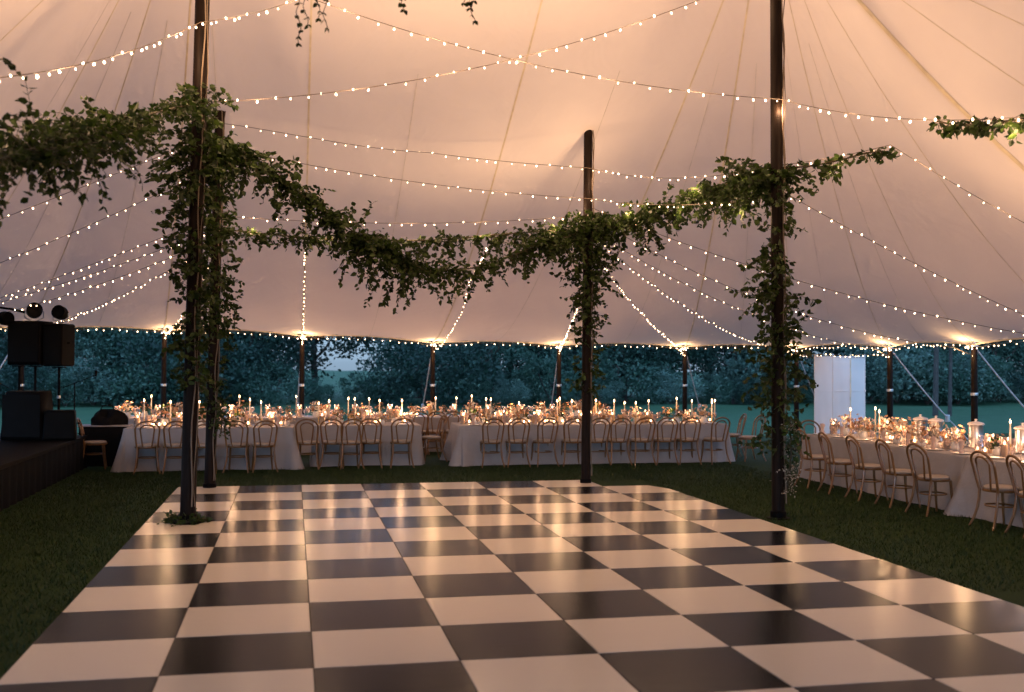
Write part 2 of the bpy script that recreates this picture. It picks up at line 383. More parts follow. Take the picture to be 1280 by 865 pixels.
tent = empty('tent_canopy', (2.4, 11.5, 0), 0, 'large cream sailcloth tent roof glowing over the whole dance floor', 'tent')
TO = Vector((2.4, 11.5, 0))
def build_canopy():
    NB, NS, n = 12, 44, len(EAVE); V = []; nb = NB*n
    for k in range(n):
        for q in range(NB):
            B = eave_pt(k, q/NB)
            for j in range(NS+1):
                p = surf(B, j/NS) - TO
                s = j/NS
                # tension creases fanning from every eave pole, slack belly between seams
                u = q/NB; cre = .035*math.exp(-s*7)*math.cos(2*PI*u*4)*math.exp(-min(u, 1-u)*6)
                p.z += cre - .05*math.sin(PI*u)**2*math.sin(PI*min(1, s*1.3))*.8
                V.append(p)
    Fq = []
    for i in range(nb):
        a, b = i*(NS+1), ((i+1) % nb)*(NS+1)
        for j in range(NS): Fq.append((a+j, b+j, b+j+1, a+j+1))
    me = np_mesh('canvas', np.array([tuple(v) for v in V]), np.array(Fq), M['canvas'], True)
    link('canvas', me, tent)
    hem = MB(); hem.tube([eave_pt(k, q/6)-TO+Vector((0, 0, -.012)) for k in range(n) for q in range(6)], .016, 6, closed=True)
    hem.build('hem', M['webbing'], tent)
    def ribbon(k, u, s0, s1, wd, m, name, drop, thick):
        mb = MB(); N_ = 26; vs = []; fs = []
        for j in range(N_+1):
            s = s0+(s1-s0)*j/N_; p = surf(eave_pt(k, u), s)-TO; q = surf(eave_pt(k, u+.001 if u < .5 else u-.001), s)-TO
            d = (q-p) if u < .5 else (p-q); d.z = 0; d = d.normalized() if d.length > 1e-9 else Vector((1, 0, 0))
            if m == M['seam']: p.z -= .05*math.sin(PI*u)**2*math.sin(PI*min(1, s*1.3))*.8
            for a, z in ((-1, -drop), (1, -drop), (1, -drop-thick), (-1, -drop-thick)): vs.append(p+d*a*wd/2+Vector((0, 0, z)))
        for j in range(N_):
            for e in range(4): fs.append((j*4+e, j*4+(e+1) % 4, j*4+4+(e+1) % 4, j*4+4+e))
        mb.add(vs, fs); mb.build(name, m, tent)
    for k in range(n):
        if 13 < k < 27 and k != 24: continue
        wide = .12 if k == 9 else (.016 if k > 6 else .026)
        ribbon(k, 0.0, .01, .985, wide, M['webbing'], 'webbing_strap', .004, .003)
    for k in list(range(-3, 7)):
        for u in (.5,): ribbon(k % n, u, .01, .8, .010, M['seam'], 'seam', .003, .003)
build_canopy()

# ------------------------------------------------------------------ tent poles
def main_pole(base, top, r, label, cable_side):
    t = empty('tent_pole', base, 0, label, 'tent pole', 'tall dark wooden tent poles')
    d = Vector(top)-Vector(base)
    mb = MB(); mb.tube([d*(i/8) for i in range(9)], [r*(1.04-.1*i/8) for i in range(9)], 14); mb.build('shaft', M['pole'], t)
    f = MB(); f.lathe([(r*1.9, 0), (r*1.9, .012), (r*1.25, .02), (r*1.25, .09), (r*1.05, .1)], 16, (0, 0, .0)); f.build('foot', M['black'], t)
    cb = MB()
    for e in (0, 1):
        a = cable_side+e*.5
        off = Vector((math.cos(a), math.sin(a), 0))*(r+.012)
        pts = [d*(i/40)+off*(1+.06*math.sin(i*1.7+e))+Vector((.015*math.sin(i*.9+e*2), 0, 0)) for i in range(1, 41)]
        cb.tube(pts, .009 if e == 0 else .006, 6)
    cb.build('cable', M['cable'], t)
    return t
FLb, FLt = (-1.2, 13.02, .034), (-1.06, 13.02, 7.9)
FRb, FRt = (5.97, 12.38, 0), (5.93, 12.38, 7.85)
BLb, BLt = (-1.22, 16.65, 0), (-1.12, 16.65, 5.74)
Bb, Bt = (4.58, 16.35, 0), (4.6, 16.35, 5.83)
main_pole(FLb, FLt, .088, 'tall dark pole wrapped in thick greenery, standing on the left of the chequered floor', -1.2)
main_pole(BLb, BLt, .080, 'dark pole just behind the ivy-wrapped front left pole', -1.0)
main_pole(FRb, FRt, .080, 'tall dark pole with leafy sprays standing on grass by the right table', -.9)
main_pole(Bb, Bt, .072, 'slim dark pole at the far edge of the floor with bare top', -.5)

side_names = ['behind the ivy-wrapped left poles', 'above the left half of the candlelit tables', 'above the gap between the front tables', 'just left of the slim vine-wrapped pole',
              'above the right end of the middle table', 'beside the white folding screen on its left', 'right of the white folding screen', 'behind the right table by the drink dispensers']
def eave_pole(k, label):
    x, y, z = EAVE[k]
    t = empty('eave_pole', (x, y, 0), 0, label, 'eave pole', 'side poles holding up the tent eave')
    mb = MB(); mb.tube([(0, 0, 0), (0, 0, z*.5), (0, 0, z-.03)], [.062, .060, .055], 12); mb.build('shaft', M['pole'], t)
    b = MB(); b.lathe([(.066, 0), (.068, .01), (.068, .045), (.066, .055)], 12, (0, 0, 1.38)); b.build('band', M['steel'], t)
    p = MB(); p.lathe([(.075, 0), (.075, .02), (.03, .03), (.02, .09)], 12, (0, 0, z-.05)); p.build('cap', M['steel'], t)
vis = [0, 1, 2, 3, 4, 5, 6, 7]
for k in vis: eave_pole(k, 'dark eave pole ' + side_names[k])
eave_pole(28, 'dark eave pole behind the loudspeakers on the far left')

def guy(k, stake, label):
    a = Vector(EAVE[k])+Vector((0, 0, -.05)); b = Vector(stake); mb = MB(); t = empty('guy_rope', stake, 0, label, 'guy rope', 'white guy ropes of the tent')
    pts = [a.lerp(b, i/14)-b+Vector((0, 0, -.08*math.sin(PI*i/14))) for i in range(15)]
    mb.tube(pts, .015, 6); mb.build('rope', M['rope'], t)
    rt = MB(); m_ = a.lerp(b, .62)-b; rt.box(m_+Vector((0, 0, -.08)), (.07, .09, .16), 0, .01); rt.build('ratchet', M['steel'], t)
    sk = MB(); sk.tube([(0, 0, -.2), (0, 0, .12)], .02, 8); sk.build('stake', M['steel'], t)
guy(1, (.05, 27.4, 0), 'pale guy rope dropping beside the eave pole above the left tables')
guy(2, (3.2, 27.8, 0), 'pale guy rope behind the gap between the front tables')
guy(3, (6.65, 27.6, 0), 'pale guy rope left of the slim vine-wrapped pole')
guy(4, (11.2, 27.6, 0), 'pale guy rope slanting right behind the end of the middle table')
guy(5, (13.9, 25.6, 0), 'pale guy rope to the left of the white folding screen')
guy(6, (14.9, 20.9, 0), 'long pale guy rope slanting down right of the white folding screen')
guy(7, (14.9, 17.9, 0), 'long pale guy rope at the far right behind the table')
guy(28, (-7.6, 26.0, 0), 'pale guy rope at the far left beside the loudspeakers')

# ------------------------------------------------------------------ greenery
def leaves_mesh(name, P, D, S, m):
    """P base points, D directions, S lengths: folded six-point leaves"""
    n = len(P); D = D/np.maximum(np.linalg.norm(D, axis=1, keepdims=True), 1e-6)
    A = NP.normal(size=(n, 3)); W = np.cross(D, A); W /= np.maximum(np.linalg.norm(W, axis=1, keepdims=True), 1e-6); Nn = np.cross(W, D)
    S = S[:, None]; wd = S*NP.uniform(.26, .40, (n, 1)); curl = NP.uniform(-.05, .22, (n, 1))*S
    V = np.zeros((n, 6, 3)); V[:, 0] = P
    V[:, 1] = P+D*S*.32+W*wd+Nn*S*.10; V[:, 2] = P+D*S*.7+W*wd*.72+Nn*S*.08-Nn*curl*.5
    V[:, 3] = P+D*S-Nn*curl
    V[:, 4] = P+D*S*.7-W*wd*.72+Nn*S*.08-Nn*curl*.5; V[:, 5] = P+D*S*.32-W*wd+Nn*S*.10
    b = np.arange(n)[:, None]*6
    Fq = np.concatenate([b+np.array([[0, 1, 2, 3]]), b+np.array([[0, 3, 4, 5]])], 0)
    return np_mesh(name, V.reshape(-1, 3), Fq, m)

def catmull(pts, step):
    P = [Vector(p) for p in pts]; P = [P[0]*2-P[1]]+P+[P[-1]*2-P[-2]]; out = []
    for i in range(1, len(P)-2):
        n = max(2, int((P[i+1]-P[i]).length/step))
        for q in range(n):
            t = q/n; a, b, c, d = P[i-1:i+3]
            out.append(.5*((2*b)+(c-a)*t+(2*a-5*b+4*c-d)*t*t+(3*b-a-3*c+d)*t**3))
    out.append(P[-2]); return out

def garland(name, label, pts, radii, cat='garland', group=None, dens=55, down=.35, leaf=.088, around=None, mat_=None, twist=0, spacing=.052):
    """a vine along pts; radii gives the reach of the sprays at each control point"""
    path = catmull(pts, .04); n = len(path); base = path[0].copy()
    t = empty(name, base, 0, label, cat, group)
    st = MB(); st.tube([p-base for p in path[::3]], .011, 5)
    LP, LD, LS = [], [], []
    length = sum((path[i+1]-path[i]).length for i in range(n-1)); ncl = max(4, int(length*2.4))
    clump = [NP.uniform(.1, 1.35) for _ in range(ncl+2)]
    for _ in range(int(length*dens)):
        f = R.random()*(n-1); i = int(f); p = path[i]
        u = i/max(1, n-1)*(len(radii)-1); k = min(int(u), len(radii)-2); rad = radii[k]+(radii[k+1]-radii[k])*(u-k)
        cu = u/(len(radii)-1)*ncl; ck = int(cu); cl = clump[ck]+(clump[ck+1]-clump[ck])*(cu-ck)
        if R.random() > .2+.75*cl: continue
        ln = rad*R.uniform(.2, 1.0)**1.3*(.6+.6*cl)
        a = R.uniform(0, 2*PI); d = Vector((math.cos(a), math.sin(a)*.8, R.uniform(-.9, .75)-down*.8)).normalized()
        tang = (path[min(i+2, n-1)]-path[max(i-2, 0)]).normalized()
        d = (d+tang*R.uniform(-.7, .7)).normalized()
        st_p = p.copy()
        if around:
            st_p += Vector((math.cos(a), math.sin(a), 0))*around; d.z = d.z*.9
        q = st_p.copy(); prev = q.copy(); steps = max(2, int(ln/spacing)); tw = [q-base]
        for s in range(steps):
            d = (d+Vector((R.uniform(-.25, .25), R.uniform(-.25, .25), R.uniform(-.25, .2)-down*.28))).normalized()
            q = q+d*spacing; tw.append(q-base)
            for e in range(2 if R.random() < .75 else 1):
                ld = d*.55+Vector((R.uniform(-1, 1), R.uniform(-1, 1), R.uniform(-1, .55)))
                LP.append(tuple(q-base)); LD.append(tuple(ld)); LS.append(leaf*R.uniform(.55, 1.15))
        if len(tw) > 2: st.tube(tw[::2] if len(tw) > 4 else tw, .0025, 3, cap=False)
    link('leaves', leaves_mesh('leaves', np.array(LP), np.array(LD), np.array(LS), mat_ or M['leaf']), t)
    st.build('stems', M['twig'], t)
    return t

def on(a, b, z):
    a, b = Vector(a), Vector(b); return a.lerp(b, (z-a.z)/(b.z-a.z))
FL = lambda z: on(FLb, FLt, z)
FR = lambda z: on(FRb, FRt, z)
BL = lambda z: on(BLb, BLt, z)
BP = lambda z: on(Bb, Bt, z)
GG = 'leafy garlands strung between the poles'
garland('hanging_garland', 'blurred leafy garland at the upper left, nearest the camera', [FL(5.0), px(190, 142, 11.6), px(130, 162, 10.2), px(60, 180, 8.6), px(0, 198, 7.4), px(-70, 200, 6.6), px(-150, 190, 5.8)],
        [.3, .36, .46, .62, .66, .55, .4], group=GG, dens=110, down=.12, leaf=.070)
garland('hanging_garland', 'thick drooping garland from the left pole down to the slim far pole', [FL(4.62), px(320, 200, 13.6), px(370, 238, 14.1), px(425, 278, 14.6), px(480, 312, 15), px(545, 336, 15.4), px(605, 332, 15.7), px(665, 310, 16), px(735, 288, 16.25)],
        [.45, .55, .55, .6, .78, .85, .8, .62, .55], group=GG, dens=130, down=.17)
garland('hanging_garland', 'slimmer garland running level from the left rear pole behind the drooping one', [BL(3.95), px(330, 292, 16.7), px(395, 298, 16.7), px(460, 300, 16.6), px(540, 300, 16.5), px(640, 292, 16.45), BP(4.1)],
        [.34, .36, .36, .4, .4, .36, .36], group=GG, dens=62, down=.28)
garland('hanging_garland', 'garland rising from the slim far pole to the right pole', [BP(4.12), px(790, 270, 15.7), px(835, 258, 14.8), px(885, 240, 13.9), px(930, 222, 13.1), FR(4.32)],
        [.6, .62, .6, .66, .72, .6], group=GG, dens=125, down=.17)
garland('hanging_garland', 'leafy garland tapering off to the right of the right pole', [FR(4.4), px(1010, 208, 12.2), px(1050, 200, 12.1), px(1090, 190, 12.0), px(1115, 190, 11.9)],
        [.5, .5, .42, .14, .08], group=GG, dens=70, down=.3)
garland('hanging_garland', 'short leafy garland along the lights at the right edge', [px(1168, 150, 10.6), px(1195, 156, 10.2), px(1235, 154, 9.7), px(1275, 150, 9.2), px(1360, 146, 8.4)],
        [.12, .2, .26, .28, .3], group=GG, dens=70, down=.3)
VG = 'vines climbing the tall poles'
garland('pole_vine', 'dense vine wrapped round the front left pole', [FL(5.15), FL(4.6), FL(4.1), FL(3.4), FL(2.7), FL(2.0), FL(1.6)], [.3, .55, .5, .5, .46, .36, .18], 'vine', VG, 140, .12, around=.09)
garland('pole_vine', 'dark vine wrapped round the left rear pole', [BL(5.2), BL(4.6), BL(3.8), BL(3.0), BL(2.2), BL(1.5), BL(1.1)], [.3, .46, .46, .44, .4, .34, .3], 'vine', VG, 105, .12, around=.08)
garland('pole_vine', 'vine hugging the slim far pole', [BP(4.3), BP(3.8), BP(3.2), BP(2.6), BP(2.1), BP(1.75), BP(1.45)], [.6, .58, .54, .54, .46, .34, .2], 'vine', VG, 125, .12, around=.07)
garland('pole_vine', 'loose leafy sprays on the right pole ending in a dark clump', [FR(4.4), FR(3.9), FR(3.3), FR(2.8), FR(2.3), FR(1.8), FR(1.3), FR(.8)], [.55, .5, .48, .48, .36, .50, .52, .32], 'vine', VG, 100, .12, around=.08)
garland('leaf_wreath', 'low ring of dark leaves round the foot of the front left pole', [(-1.2+.13*math.cos(a), 13.02+.13*math.sin(a), .06) for a in np.linspace(0, 6.2, 9)], [.17]*9, 'greenery', None, 220, -.15, .06)
garland('dried_bunch', 'pale dried flower bunch low on the right pole beside the chairs', [FR(1.25)+Vector((.12, -.02, 0)), FR(.95)+Vector((.16, -.04, 0)), FR(.6)+Vector((.13, -.05, 0)), FR(.35)+Vector((.1, -.04, 0))], [.14, .26, .24, .12], 'dried flowers', None, 190, .2, .028, mat_=M['dryleaf'])
garland('leaf_bunch', 'small leafy bunch with lights low on the left rear pole', [BL(1.35)+Vector((.1, -.08, 0)), BL(1.1)+Vector((.16, -.1, 0)), BL(.8)+Vector((.14, -.08, 0))], [.16, .3, .2], 'greenery', None, 150, .2, .055)
# trailing sprigs that drop into the top of the picture from a swag above it
tr = px(385, 0, 8.2); z0 = tr.z+.32
swag = garland('trailing_swag', 'leafy swag above the picture with sprigs trailing in at the top edge', [(tr.x-1.2, 8.2, z0+.2), (tr.x-.5, 8.2, z0+.05), (tr.x+.3, 8.2, z0), (tr.x+1, 8.2, z0+.08), (tr.x+1.7, 8.2, z0+.2)], [.18, .2, .2, .2, .18], group=GG, dens=30, down=.2)
def sprigs():
    b = swag.location
    for (x, y) in ((375, 54), (383, 30), (407, 38), (398, 22), (505, 17), (581, 8), (592, 26), (588, 14)):
        e = px(x, y, 8.2); a = e.copy(); a.z = z0; a.x += R.uniform(-.05, .05); n = int((a-e).length/.026); LP, LD, LS = [], [], []; st = MB()
        pts = [a.lerp(e, i/n)+Vector((.015*math.sin(i*.8+x), .01*math.cos(i+x), 0)) for i in range(n+1)]
        st.tube([p-b for p in pts], .003, 4)
        for i, p in enumerate(pts):
            if i % 2 and R.random() < .85:
                for sg in (-1, 1):
                    LP.append(tuple(p-b)); LD.append((sg*R.uniform(.3, 1), R.uniform(-.5, .5), -R.uniform(.5, 1.1))); LS.append(R.uniform(.032, .055))
        sg = st.build('sprig', M['twig'], swag); link('leaves', leaves_mesh('leaves', np.array(LP), np.array(LD), np.array(LS), M['leaf']), sg)
sprigs()

# ------------------------------------------------------------------ string lights
bb = MB(); bb.lathe([(.0001, -.030), (.012, -.024), (.0185, -.010), (.017, .004), (.009, .018), (.0001, .022)], 8); LP_ = 2.3; BULB = bb.mesh('bulb', M['bulb']); BULBS = [BULB]+[bb.mesh('bulb', glow('warm_bulb', (1.0, c, c*.55), e, 'NONE')) for c, e in ((.66, 1.3), (.58, 1.9), (.64, 3.6))]
SG = 'warm festoon strings under the tent roof'
def string_light(label, pts, sag=0., spacing=.165, group=SG, size=.43, clamp=True, lit=0):
    P = [Vector(p) for p in pts]; path = []
    sags = sag if isinstance(sag, (list, tuple)) else [sag]*(len(P)-1)
    for i in range(len(P)-1):
        n = max(4, int((P[i+1]-P[i]).length/.05))
        for q in range(n):
            t = q/n; p = P[i].lerp(P[i+1], t); p.z -= sags[i]*4*t*(1-t)
            path.append(p)
    path.append(P[-1])
    if clamp:
        for p in path: p.z = min(p.z, canopy_z(p.x, p.y)-.2)
    base = path[0].copy(); t = empty('string_light', base, 0, label, 'string lights', group)
    mb = MB(); mb.tube([p-base for p in path[::2]], .0045, 4); mb.build('wire', M['wire'], t)
    acc = spacing*.5; cnt = 0
    for i in range(len(path)-1):
        d = (path[i+1]-path[i]).length; acc += d
        if acc >= spacing and cnt < 100:
            acc = R.uniform(-.045, .045); cnt += 1
            o = link('bulb', R.choice(BULBS), t, path[i]-base+Vector((R.uniform(-.012, .012), R.uniform(-.012, .012), -.028+R.choice((0, 0, .035)))))
            o.rotation_euler = (R.uniform(-.5, .5), R.uniform(-.5, .5), 0); k = size*R.uniform(.75, 1.25); o.scale = (k, k, k)
    if lit:      # the light these bulbs give, as lamps strung along the wire
        n = max(2, int(len(path)*.05/1.1))
        for q in range(n):
            p = path[min(len(path)-1, int((q+.5)/n*len(path)))]
            gap = canopy_z(p.x, p.y)-p.z
            if gap > .7: lamp('string_lamp', (p.x, p.y, p.z-.15), lit*min(1, gap/1.2), (1, .595, .33), .08)
E_ = lambda k: Vector(EAVE[k])+Vector((0, 0, -.1))
string_light('string of lights crossing the left pole near the top left corner', [px(-160, 128, 7.6), px(0, 97, 9.4), FL(5.93)+Vector((0, -.1, 0)), px(362, 3, 11.2), px(470, -50, 9.6)], [.03, .1, .03, .03], lit=LP_, size=.56)
string_light('long string from the left pole top past the right pole to the edge', [FL(6.72)+Vector((0, -.1, 0)), FR(5.25)+Vector((0, -.1, 0)), px(1280, 146, 9.1), px(1440, 140, 7.6)], [.33, .12, .05], lit=LP_, size=.56)
string_light('string rising from the ivy-wrapped left pole toward the top of the right pole', [FL(5.0)+Vector((.1, -.05, 0)), FR(6.95)+Vector((0, .05, 0))], .36, lit=LP_, size=.56)
string_light('upper string from left rear pole over the slim far pole to right edge', [BL(5.68), BP(5.05)+Vector((0, -.08, 0)), FR(4.45)+Vector((0, .1, 0)), px(1113, 181, 12.0), (12.1, 11.2, 2.4)], [.12, .16, .03, .18], lit=LP_*.85)
string_light('middle string from the left rear pole to the slim far pole', [BL(5.2), BP(4.56)+Vector((0, -.08, 0)), FR(4.05)+Vector((0, .1, 0))], [.12, .1], lit=LP_*.6)
string_light('lowest string from the left rear pole, skimming the tops of the garlands', [BL(4.15), BP(4.3)], .12, lit=LP_*.6)
string_light('string from the right pole slanting down to the right edge', [FR(4.15), E_(8)], .12)
for k, z, sag, lab in ((8, 4.45, .28, 'string from the slim far pole passing behind the right pole to the right edge'),
                       (7, 4.3, .42, 'string from the slim far pole to the eave pole by the drink dispensers'),
                       (6, 4.1, .36, 'string from the slim far pole to the eave pole right of the white screen'),
                       (5, 4.05, .4, 'string from the slim far pole to the eave pole left of the white screen'),
                       (4, 3.85, .2, 'steep string from the slim far pole down to the eave pole on its right')):
    string_light(lab, [BP(z), E_(k)], sag)
string_light('short string from the slim far pole to the eave pole on its left', [BP(3.3), E_(3)], .1)
string_light('short string climbing from the eave pole to the bottom of the drooping garland', [E_(2), px(578, 366, 21.6), px(600, 330, 18.5), px(610, 305, 16.5)], 0, .16)
string_light('vertical string climbing from the eave pole to the level garland on the left', [E_(1), px(380, 370, 22.3), px(381, 320, 19.6), px(382, 292, 17)], 0, .16)
string_light('topmost string fanning left from the left rear pole', [BL(5.42), E_(25)], .02)
string_light('second string fanning left from the left rear pole', [BL(4.92), E_(26)], .12)
string_light('third string fanning left from the left rear pole', [BL(4.15), E_(27)], .05)
string_light('fourth string fanning left from the left rear pole, close under the third', [BL(3.95), (-7.3, 21.2, 2.45)], .12)
string_light('fifth string fanning left, ending above the loudspeakers', [BL(3.75), E_(28)], .16)
string_light('doubled string fanning left just below the fourth', [BL(3.8), (-7.25, 21.7, 2.42)], .2)
string_light('steep short string from the left rear pole to the eave behind it', [BL(3.6), E_(0)], .2)
en = ['far left corner eave', 'eave behind the loudspeakers', 'eave behind the ivy-wrapped poles', 'eave above the left tables', 'eave above the gap between the tables', 'eave left of the slim far pole', 'eave over the right end of the middle table',
      'eave above the left side of the white screen', 'eave above the white screen', 'eave right of the white screen', 'eave at the right edge']
for q, k in enumerate([27, 28, 0, 1, 2, 3, 4, 5, 6, 7]):
    if k == 28: pass
    pts = [eave_pt(k, u/6)+Vector((0, -.03, -.05)) for u in range(7)]
    string_light('row of small lights along the ' + en[[27, 28, 0, 1, 2, 3, 4, 5, 6, 7].index(k) if k != 7 else 9].replace('eave', 'eave edge'), pts, .02, .15, 'light rows along the tent eave', .45, False)
string_light('bunched loop of lights under the eave edge above the white screen', [E_(5), (11.9, 22.6, 2.28), (12.1, 21.6, 2.33), (12.0, 20.9, 2.27), E_(6)], .03, .14, 'light rows along the tent eave', .45)
# the coil of bulbs at every eave pole head, with the light it throws on the canvas
for k in [0, 1, 2, 3, 4, 5, 6, 7, 28]:
    x, y, z = EAVE[k]; d = (Vector((2.4, 13, 0))-Vector((x, y, 0))).normalized()
    p = Vector((x, y, z-.02))+d*.16
    lamp('eave_lamp', (p.x+d.x*.2, p.y+d.y*.2, p.z-.14), 1.5, (1, .60, .30), .03)
    o = empty('bulb_coil', (p.x, p.y, p.z-.05), 0, 'bright bulb coil on the eave pole ' + (side_names[k] if k < 8 else 'behind the loudspeakers'), 'string lights', 'light coils at the eave poles')
    wv = MB(); wv.tube([(.05*math.cos(a), .05*math.sin(a), .004*a) for a in np.linspace(0, 11, 24)], .004, 4); wv.build('wire', M['wire'], o)
    for e in range(5): link('bulb', BULB, o, (.06*math.cos(e*1.26), .06*math.sin(e*1.26), -.02+.012*e)).scale = (.6, .6, .6)

# ------------------------------------------------------------------ chairs
def tb(path, r, n=8): return MB().tube(path, r, n)
def make_chair(loc, rz, label, group):
    """bentwood chair, sitter faces local +Y"""
    t = empty('bentwood_chair', loc, rz, label, 'chair', group)
    s = MB(); s.lathe([(.165, .430), (.200, .432), (.208, .445), (.206, .458), (.190, .462), (.165, .458)], 24); s.build('seat', M['wood'], t)
    cu = MB(); cu.lathe([(.188, .462), (.198, .472), (.196, .486), (.170, .498), (.09, .503), (.0001, .504)], 24); cu.build('cushion', M['cushion'], t)
    def arch(w0, w1, z0, zt, y0, y1, n=22):
        pts = []
        for i in range(6): u = i/6; pts.append((-(w0+(w1-w0)*u**.8), y0+(y1-y0)*.55*u, z0+(zt-w1*.75-z0)*u))
        for i in range(n+1):
            a = PI-PI*i/n; pts.append((w1*math.cos(a), y0+(y1-y0)*(.55+.45*math.sin(a)), zt-w1*.75+w1*.75*math.sin(a)))
        for i in range(5, -1, -1): u = i/6; pts.append(((w0+(w1-w0)*u**.8), y0+(y1-y0)*.55*u, z0+(zt-w1*.75-z0)*u))
        return pts
    tb(arch(.165, .200, .44, .905, -.165, -.30), .0155, 8).build('back_hoop', M['wood'], t)
    tb(arch(.070, .115, .455, .845, -.19, -.285), .012, 8).build('inner_hoop', M['wood'], t)
    for sx in (-1, 1):
        tb([(sx*.163, -.163, .45), (sx*.163, -.172, .34), (sx*.172, -.19, .22), (sx*.19, -.225, .10), (sx*.215, -.27, 0)], [.0175, .018, .017, .0155, .0135]).build('leg', M['wood'], t)
        tb([(sx*.150, .140, .445), (sx*.155, .150, .30), (sx*.165, .165, .15), (sx*.182, .190, 0)], [.019, .018, .016, .0135]).build('leg', M['wood'], t)
    MB().tube([(.168*math.cos(a), .168*math.sin(a)-.01, .265) for a in np.linspace(0, 2*PI, 25)[:-1]], .0105, 6, closed=True).build('stretcher_ring', M['wood'], t)
    return t
proto = None
def chair(x, y, rz, label, group):
    global proto
    if proto is None: proto = make_chair((x, y, 0), rz, label, group); return proto
    c = copy_tree(proto); c.location = (x, y, 0); c.rotation_euler = (0, 0, rz); tag(c, label, 'chair', group); return c
ordn = ['first', 'second', 'third', 'fourth', 'fifth', 'sixth', 'seventh', 'eighth', 'ninth', 'tenth', 'eleventh']
GF = 'bentwood chairs along the front tables'
jit = lambda a: R.uniform(-a, a)
left_lab = ['leftmost bentwood chair along the front of the left front table', 'bentwood chair partly hidden left of the ivy-wrapped front pole', 'bentwood chair hidden between the two left poles',
            'bentwood chair just right of the two left poles', 'bentwood chair at the right end of the left front table']
for i, x in enumerate((-2.47, -2.0, -1.50, -.94, -.5)): chair(x, 19.33+jit(.02), jit(.15), left_lab[i], GF)
l2 = ['bentwood chair in the gap between the left and the short middle table', 'bentwood chair at the left corner of the short middle table', 'bentwood chair pulled back and overlapping its neighbour at the short middle table',
      'bentwood chair right of the overlapping pair at the short middle table', 'bentwood chair at the right end of the short middle table']
for i, (x, y) in enumerate(((.28, 19.72), (.73, 19.78), (1.03, 19.62), (1.43, 19.80), (1.98, 19.76))): chair(x, y, jit(.17), l2[i], GF)
l3 = ['bentwood chair at the left end of the long middle table', 'second bentwood chair from the left at the long middle table', 'third bentwood chair from the left at the long middle table',
      'bentwood chair just left of the slim vine-wrapped pole', 'bentwood chair partly hidden behind the slim vine-wrapped pole', 'first bentwood chair clear to the right of the slim pole',
      'second bentwood chair right of the slim pole at the long middle table', 'third bentwood chair right of the slim pole, left of an overlapping pair', 'bentwood chair overlapping its neighbour near the right end of the long table', 'rightmost front chair of the long middle table']
for i, x in enumerate((3.63, 4.12, 4.64, 5.19, 5.68, 6.08, 6.56, 7.04, 7.50, 8.06)): chair(x, 19.53+jit(.03), jit(.15)+.05, l3[i], GF)
chair(8.98, 19.95, PI/2+.1, 'bentwood chair side-on at the right end of the long middle table', GF)
chair(8.92, 20.7, PI/2-.15, 'bentwood chair behind the side-on one at the right end of the long middle table', GF)
chair(-3.48, 20.25, -PI/2+.1, 'bentwood chair side-on at the left end of the left front table, facing right', GF)
chair(-3.22, 21.6, -PI/2+.5, 'bentwood chair further back at the left, beside the black bundle', GF)
GB = 'bentwood chairs at the back tables'
for i, (x, y, lb) in enumerate(((2.60, 22.55, 'back table chair just right of the short middle table'), (2.98, 22.6, 'back table chair second from the right end of the short middle table'), (3.35, 22.55, 'back table chair in the middle of the gap between tables'),
                             (3.78, 22.6, 'back table chair just left of the long middle table'))): chair(x, y, jit(.12), lb, GB)
chair(2.66, 20.75, PI/2+.2, 'bentwood chair side-on at the right end of the short middle table, white cushion showing', GF)
GR = 'bentwood chairs along the right table'
RCH = ((8.12, 15.5), (8.12, 14.74), (8.14, 13.95), (8.16, 13.18), (8.16, 12.42), (8.26, 11.22), (8.28, 10.6))
rl = ['farthest chair of the right table, half behind the pale dried flowers', 'second chair of the right table beyond the leafy pole', 'third chair along the right table from its far end', 'fourth chair along the right table from its far end',
      'fifth chair of the right table, just before the overlapping cloth corner', 'chair at the right table just past the overlapping cloth corner', 'chair of the right table cut off by the right edge']
for i, (x, y) in enumerate(RCH): chair(x, y, -PI/2+jit(.15)-.05, rl[i], GR)
chair(9.3, 17.75, PI, 'chair beyond the far end of the right table, only its hoop showing', GR)

